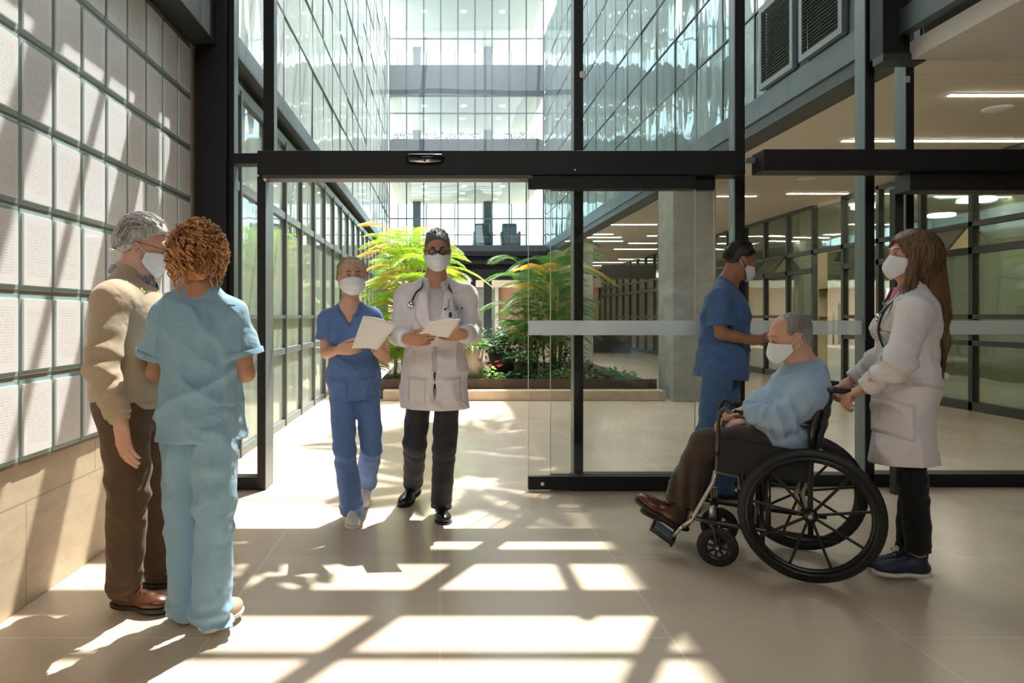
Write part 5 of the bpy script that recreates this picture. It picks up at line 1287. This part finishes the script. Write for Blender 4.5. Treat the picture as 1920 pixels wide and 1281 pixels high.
# ============================================================ 5: male nurse in blue, behind the wheelchair
def p_nurse():
    g = Figure((.97, .18), 1.04, .97, hf=(.86, -.05, -.42), head=P(1388, 489, 4.72), neck=P(1364, 535, 4.74), shR=P(1347, 562, 4.57), shL=P(1356, 560, 4.90),
        elR=P(1352, 625, 4.54), elL=P(1372, 622, 4.96), wrR=P(1415, 640, 4.50), wrL=P(1412, 634, 4.78), hipR=P(1348, 690, 4.64), hipL=P(1356, 690, 4.82),
        knR=P(1334, 806, 4.62), knL=P(1366, 806, 4.80), anR=P(1276, 908, 4.66), anL=P(1354, 918, 4.78), toeR=(.85, -.3, 0), toeL=(1, -.12, 0))
    o = (g.anL.x, g.anL.y, 0)
    b = make_body('person', g, SK3, 'dark haired male nurse in blue scrubs behind the wheelchair, walking right', o,
        hands=[((g.wrR, (1, .3, .05), (0, .3, 1), 1), dict(curl=(.3, .3, .2))), ((g.wrL, (1, -.1, .12), (0, -.2, -1), 1), dict(curl=(.15, .2, .2)))])
    cm = cloth('blue_scrub_fabric', (.075, .15, .33), .85, .06, .8)
    hem = g.pelvis - g.up * .07
    t = top(g, b, cm, hem, 'scrub_top', o=.016, flare=(.155, .178), sq=.92, seed=15, amp=.009, sleeve=.78, sr=(.066, .080))
    e = lerp(g.shR, g.elR, .78); d = (g.elR - g.shR).normalized(); MB().tube([e - d * .022, e - d * .02, e + d * .001], [.079, .081, .0815], 24, cap=False).build('sleeve_hem', cm, b, smooth=True)
    trousers(g, b, cm, o=.012, r=(.104, .086, .078, .080), hem=.025, seed=16, stack=.008, amp=.005, name='scrub_trousers')
    nv = pm('navy_trainer', (.02, .022, .04), .5)
    for q in 'RL': shoe(g, b, q, nv, WSOLE, .28, .048, lace=nv)
    hm = hairmat('black_hair', (.008, .007, .007), (.035, .028, .024), (60, 60, 60))
    h_ = haircap(g, b, hm, -.010, -.05, .006, (-.002, .002, .008), .002, 150); sweep(g, h_, hm, 420, (56, 200), .007, 5, .0015, .9, vol=(-.002, .002, .012))
    brows(g, b, hm, .004); eyes(g, b, closed=.003); mask(g, b, 'beak')
    c = [g.wrL + V((.06, -.16, .02)), g.wrL + V((.16, -.16, .03)), g.wrL + V((.16, .02, .015)), g.wrL + V((.06, .02, .01))]
    paper('paper_sheaf', c, 'small white paper between the hands of the male nurse, behind the seated man', pm('white_note', (.84, .83, .82), .8), .002)
# ============================================================ 6: seated man
def p_seated():
    g = Figure(tuple(WF), 1.06, 1.0, hf=(-.96, .02, -.30), head=WP(1480, 632, .25), neck=WP(1512, 700, .25), shL=WP(1520, 738, .07), shR=WP(1514, 734, .43),
        elL=WP(1468, 786, .035), elR=WP(1455, 790, .45), wrL=WP(1395, 772, .07), wrR=WP(1405, 790, .26), hipL=WP(1468, 828, .16), hipR=WP(1468, 828, .34),
        knL=WP(1322, 832, .15), knR=WP(1326, 834, .36), anL=WP(1272, 954, .16), anR=WP(1280, 960, .36), toeL=WF * .88 + UP * .50, toeR=WF * .92 + UP * .3)
    o = WC(.15, .49, .25)
    b = make_body('person', g, SK1, 'balding grey haired man in a light blue shirt seated in the wheelchair, hands clasped', o, legs=(.070, .052, .036),
        hands=[((g.wrL, (-.88, .42, -.25), (-.25, .1, -1), -1), dict(curl=(.4, .55, .4), thumb=(.7, .6, .3))), ((g.wrR, (-.9, -.15, -.1), (-.3, .1, -1), 1), dict(curl=(.5, .6, .4)))])
    cm = cloth('light_blue_shirt', (.33, .47, .63), .75, .04, .7)
    hem = g.pelvis - g.up * .045
    t = top(g, b, cm, hem, 'shirt', o=.020, belly=.055, long=True, lr=(.076, .072, .050), flare=(.155, .155), sq=.68, seed=21, amp=.010, cuffgap=.12)
    collar(g, b, cm, .062, .042, .35, .012, drop=.05, c=g.neck + g.up * .032)
    sm = MB(); dr = Drape(t, g, g.pelvis); T = (g.neck - g.pelvis).length
    d = (g.wrL - g.elL).normalized(); sm.tube([lerp(g.elL, g.wrL, .82), lerp(g.elL, g.wrL, .84), lerp(g.elL, g.wrL, .97), lerp(g.elL, g.wrL, .98)], [.050, .047, .040, .036], 20); sm.build('cuff', cm, b, smooth=True)
    cl = cloth('dark_brown_trousers', (.055, .036, .026), .75, .12, .4)
    f = Field(*[list(x) for x in g.bounds(['hipL', 'hipR', 'knL', 'knR', 'anL', 'anR'], .16)], .006)
    f.op(ell(g.pelvis + UP * .0, (.15, .17, .12), (WF, WL, UP)), .03)
    for s in 'LR':
        hp, kn, an = g.j['hip' + s], g.j['kn' + s], g.j['an' + s]; dn = (an - kn).normalized()
        f.op(cone(hp, kn, .094, .078), .03); f.op(cone(kn, an - dn * .03 , .078, .092, capb=True, n=WL, f=.8), .02)
        c = arr(kn); wl = arr(WF); 
        def pleat(x, y, z, c=c): 
            h = np.clip((c[2] + .0 - z) / .25, 0, 1); t = (x - c[0]) * WF.x + (y - c[1]) * WF.y + .25 * (z - c[2]); return .007 * h * np.sin(t * 95 + 2 * np.sin(z * 9))
        f.disp(pleat, .03)
    f.disp(folds(.004, 12, 5, .4), .03); f.build('trousers', cl, b)
    for q in 'RL': shoe(g, b, q, BRN, SOLE, .29, .050, lace=BLK, low=False)
    f = Field([x - .06 for x in (g.anL - UP * .02)], [x + .08 for x in g.anL], .005); f.op(cone(g.anL - UP * .04, g.anL + (g.knL - g.anL).normalized() * .05, .043, .045), .01); f.build('sock', pm('dark_sock', (.035, .022, .016), .9), b)
    hm = hairmat('grey_thin_hair', (.11, .10, .10), (.36, .34, .33), (60, 60, 60))
    haircap(g, b, hm, .25, -.065, .004, (.0, .004, -.008), .0022, 190, extra=lambda f: f.op(ell(g.H(.075, 0, .075), (.085, .075, .095), (g.hr, g.hf, g.hu)), .01, '-'))
    brows(g, b, hm); eyes(g, b); mask(g, b, 'beak')
# ============================================================ 7: woman pushing the chair
def p_pusher():
    gl = WP(1578, 736, .045); gr = WP(1578, 736, .045) + WL * .41
    g = Figure((-.95, .25), .92, .97, hf=(-1, .04, .03), head=P(1709, 481, 3.33), neck=P(1710, 548, 3.34), shL=P(1716, 588, 3.18), shR=P(1706, 582, 3.49),
        elL=P(1684, 684, 3.10), elR=P(1655, 672, 3.56), wrL=gl + V((.085, -.02, .015)), wrR=gr + V((.085, -.02, .015)), hipL=P(1697, 745, 3.24), hipR=P(1699, 745, 3.40),
        knL=P(1712, 900, 3.24), knR=P(1712, 895, 3.42), anL=P(1723, 1044, 3.28), anR=P(1702, 1038, 3.44), toeL=(-.98, .12, 0), toeR=(-.98, .14, 0))
    o = (g.anL.x, g.anL.y, 0)
    b = make_body('person', g, SK1, 'long haired woman in a white coat pushing the wheelchair', o, arms=(.038, .034, .024), legs=(.062, .05, .036),
        hands=[((g.wrL, (-.9, .1, -.35), (-.35, -.05, -1), -1), dict(curl=(.9, .9, .6), size=.92, thumb=(.7, .2, .6))), ((g.wrR, (-.9, .1, -.35), (-.35, .05, -1), 1), dict(curl=(.9, .9, .6), size=.92, thumb=(.7, .2, .6)))])
    pk = cloth('pink_blouse', (.62, .30, .40), .8, .05, .2)
    top(g, b, pk, g.pelvis + g.up * .1, 'blouse', o=.008, sleeve=.4, sr=(.045, .04), flare=(.13, .13), seed=2, amp=.002)
    collar(g, b, pk, .058, .034, .3, .012, drop=.04)
    hem = g.pelvis - g.up * .31
    nk = g.neck; cut = [cone(nk + g.up * .09 + g.TF * .06, nk - g.up * .20 + g.TF * .14, .062, .006)]
    t = top(g, b, COAT, hem, 'white_coat', o=.026, long=True, lr=(.070, .066, .046), flare=(.150, .215), sq=.70, seed=31, amp=.011, cut=cut, cuffgap=.10, bust=.5, hemdir=(g.up + g.TF * .12).normalized())
    dr = Drape(t, g, g.pelvis); SF = -g.TR
    c = [P(1668, 700, 3), P(1762, 704, 3), P(1762, 716, 3), P(1668, 712, 3)]
    bm = MB(); 
    for (u0, u1) in ((.06, .095),):
        pts0 = [];  
        for k in range(22):
            a = -PI * .75 + PI * 1.5 * k / 21; d = (-g.TF * math.cos(a) * 1 - g.TR * math.sin(a)).normalized()
            for u in (u0, u1): pts0.append(dr.dirpt(g.pelvis + g.up * u, d, .004))
        bm.v = [tuple(p) for p in pts0]; bm.f = [(2 * k, 2 * k + 1, 2 * k + 3, 2 * k + 2) for k in range(21)]
    bm.build('half_belt', COAT, t, smooth=True, solid=.004)
    e0 = P(1762, 697, 3.34); MB().obox(e0 + V((.012, 0, -.01)), V((.85, 0, -.5)).normalized(), V((0, 1, 0)), V((.5, 0, .85)).normalized(), .035, .004, .013).build('belt_end', COAT, t)
    pb = MB(); dl = -g.TR
    def sidepatch(q, name, off=.005, parent=t, mat=COAT):
        m = MB(); n = 8
        for i in range(n + 1):
            for j in range(n + 1):
                a = i / n; b_ = j / n; r = (q[0][0] * (1 - a) + q[1][0] * a) * (1 - b_) + (q[3][0] * (1 - a) + q[2][0] * a) * b_; u = (q[0][1] * (1 - a) + q[1][1] * a) * (1 - b_) + (q[3][1] * (1 - a) + q[2][1] * a) * b_
                m.v.append(tuple(dr.dirpt(g.pelvis + g.TF * r + g.up * u, dl, off)))
        for i in range(n):
            for j in range(n): k = i * (n + 1) + j; m.f.append((k, k + 1, k + n + 2, k + n + 1))
        return m.build(name, mat, parent, smooth=True, solid=.003)
    sidepatch([(.13, -.02), (.02, -.035), (.02, -.19), (.14, -.17)], 'pocket')
    for q in (-1, 1): dr.patch([(q * .04, .50), (q * .085, .49), (q * .085, .33), (q * .02, .26)], 'lapel', COAT, t, .006, .004)
    bd = dr.patch([(-.055, .30), (-.11, .30), (-.11, .24), (-.055, .24)], 'badge', pm('badge_clip_card', (.50, .58, .68), .25), t, .012, .002)
    T = cloth('black_trousers', (.010, .010, .012), .8, .1, .3)
    trousers(g, b, T, o=.006, r=(.060, .062, .057, .055), hem=-.03, seed=41, stack=.003, amp=.003)
    tr = pm('navy_running_shoe', (.015, .022, .05), .55, var=.2, vs=40)
    for q in 'LR': shoe(g, b, q, tr, WSOLE, .27, .046, lace=pm('dark_laces', (.02, .02, .03), .7))
    lm = MB(); bse = g.anL + V((-.075, -.02, .01))
    for q in (-1, 1): lm.tube(smoothp([bse, bse + V((.005 - .02 * q, .01, .04)), bse + V((-.01 - .025 * q, 0, .068)), bse + V((-.03 - .02 * q, 0, .045)), bse], 4), .0022, 5)
    lm.build('lace_bow', pm('dark_lace_bow', (.02, .02, .03), .7), b, smooth=True)
    # long hair
    hm = hairmat('long_brown_hair', (.045, .024, .012), (.21, .115, .05), (45, 45, 3))
    f = Field([g.head.x - .2, g.head.y - .22, g.head.z - .62], [g.head.x + .24, g.head.y + .22, g.head.z + .17], .0055); fr = (g.hr, g.hf, g.hu)
    f.op(ell(g.H(-.016, 0, .036), (.090, .108, .098), fr), .02)
    ns = V((0, 1, 0))
    f.op(cone(P(1725, 480, 3.33), P(1750, 590, 3.34), .095, .072, ns, 1.0), .03)
    f.op(cone(P(1752, 590, 3.34), P(1762, 640, 3.34), .070, .055, V((1, 0, 0)), .45), .03); f.op(cone(P(1762, 640, 3.34), P(1764, 705, 3.34), .050, .016, V((1, 0, 0)), .5), .03)
    for q in (-1, 1): f.op(cone(g.H(.02, q * .075, .03), P(1703, 560, 3.33 - q * -.075), .030, .030, V((0, 1, 0)), .5), .02); f.op(cone(P(1703, 560, 3.33 + q * .075), P(1690 if q > 0 else 1688, 640, 3.33 + q * .09), .028, .006, V((0, 1, 0)), .5), .02)
    n = g.hf * .85 - g.hu * .45; f.op(ell(g.H(.085, 0, -.035), (.060, .060, .105), fr), .012, '-')
    hf, hr, hu, hc = arr(g.hf), arr(g.hr), arr(g.hu), arr(g.head)
    def dd(x, y, z):
        a = np.arctan2(y - hc[1], x - hc[0] - .02); return -.004 * (np.abs(np.sin(a * 24 + 3 * np.sin(z * 9))) + .6 * np.sin(a * 51 + z * 12))
    f.disp(dd, .03); hb = f.build('hair', hm, b, smooth_it=0)
    st = MB(); rn = random.Random(8)
    for i in range(190):
        q = rn.choice((-1, 1)); a = rn.random(); top_ = g.H(.03 - .11 * a, q * .012, .128 - .02 * a * a)
        back = a > .22
        if back: e = P(1758 + 12 * rn.random(), 620 + 90 * rn.random(), 3.34 + q * .05 * rn.random()); m1 = g.H(-.02 - .09 * a, q * .092 * (1 - .35 * a), .02); m2 = P(1728 + 36 * a, 575, 3.34 + q * .075 * rn.random())
        else: e = P(1688 + 14 * rn.random(), 600 + 60 * rn.random(), 3.33 + q * (.07 + .03 * rn.random())) if q < 0 else P(1700, 600, 3.45); m1 = g.H(.03 - .05 * a, q * .084, .02); m2 = P(1700 + 10 * rn.random(), 560, 3.33 + q * .09)
        st.tube(smoothp([top_, m1, m2, e], 5), .0022, 4)
    st.build('strands', hm, hb, smooth=True)
    brows(g, b, hm, .003); eyes(g, b, iris=(.12, .16, .12)); mask(g, b, 'beak')
    T_ = (nk - g.pelvis).length
    y = nk - g.up * .10 + g.TF * .11
    pts = [dr.pt(-.075, T_ - .30, .014), dr.pt(-.075, T_ - .2, .012), dr.pt(-.08, T_ - .08, .014), nk - g.TR * .07 + g.up * .03 - g.TF * .0, nk - g.TF * .085 + g.up * .03, nk + g.TR * .07 + g.up * .03, nk + g.TR * .05 - g.up * .05 + g.TF * .10, P(1662, 575, 3.36), P(1648, 592, 3.36)]
    stethoscope('stethoscope', pts, 'dark stethoscope round the neck of the long haired woman in the white coat', P(1648, 596, 3.35), None, [[dr.pt(-.075, T_ - .30, .014), dr.pt(-.07, T_ - .33, .02), dr.pt(-.06, T_ - .37, .02)], [dr.pt(-.075, T_ - .30, .014), dr.pt(-.085, T_ - .33, .02), dr.pt(-.10, T_ - .36, .02)]])
import time as _t
for fn in [x for x in ('p_oldman', 'p_curly', 'p_blonde', 'p_doctor', 'p_nurse', 'p_wheelchair', 'p_seated', 'p_pusher') if x in globals()]:
    _a = _t.time(); globals()[fn](); print(fn, round(_t.time() - _a, 1))
# ============================================================ light and camera
cam = bpy.data.cameras.new('camera'); co = bpy.data.objects.new('camera', cam); COL.objects.link(co); sc.camera = co
co.location = (0, 0, 1.25); co.rotation_euler = (PI / 2, 0, 0)
cam.sensor_width = 36; cam.lens = 1300 / 1920 * 36; cam.shift_x = 135 / 1920; cam.shift_y = -46.5 / 1920; cam.clip_start = .05; cam.clip_end = 300
su = bpy.data.lights.new('sun', 'SUN'); so = bpy.data.objects.new('sun', su); COL.objects.link(so)
su.energy = 7.2; su.angle = math.radians(.53); su.color = (1, .95, .88)
so.rotation_euler = V((-.55, -1, -2.25)).to_track_quat('-Z', 'Y').to_euler(); so.location = (5, 14, 20)
w = bpy.data.worlds.new('world'); sc.world = w; w.use_nodes = True; nt = w.node_tree
bg = nt.nodes['Background']; sky = nt.nodes.new('ShaderNodeTexSky'); sky.sky_type = 'NISHITA'; sky.sun_disc = False
sky.sun_elevation = math.radians(63); sky.sun_rotation = math.radians(30); sky.dust_density = 3
mx = N(nt, 'ShaderNodeMix', _data_type='RGBA'); mx.inputs[0].default_value = .75
L(nt, sky.outputs[0], mx.inputs[6]); mx.inputs[7].default_value = (9.8, 9.7, 9.6, 1)
L(nt, mx.outputs[2], bg.inputs['Color']); bg.inputs['Strength'].default_value = .36
sc.view_settings.view_transform = 'Standard'; sc.view_settings.look = 'None'; sc.view_settings.gamma = 1; sc.view_settings.use_curve_mapping = False
sc.view_settings.exposure = 1.0
sc.cycles.use_denoising = True; sc.cycles.max_bounces = 10; sc.cycles.transparent_max_bounces = 24; sc.cycles.glossy_bounces = 5; sc.cycles.diffuse_bounces = 5
sc.cycles.caustics_reflective = False; sc.cycles.caustics_refractive = False; sc.cycles.sample_clamp_indirect = 6
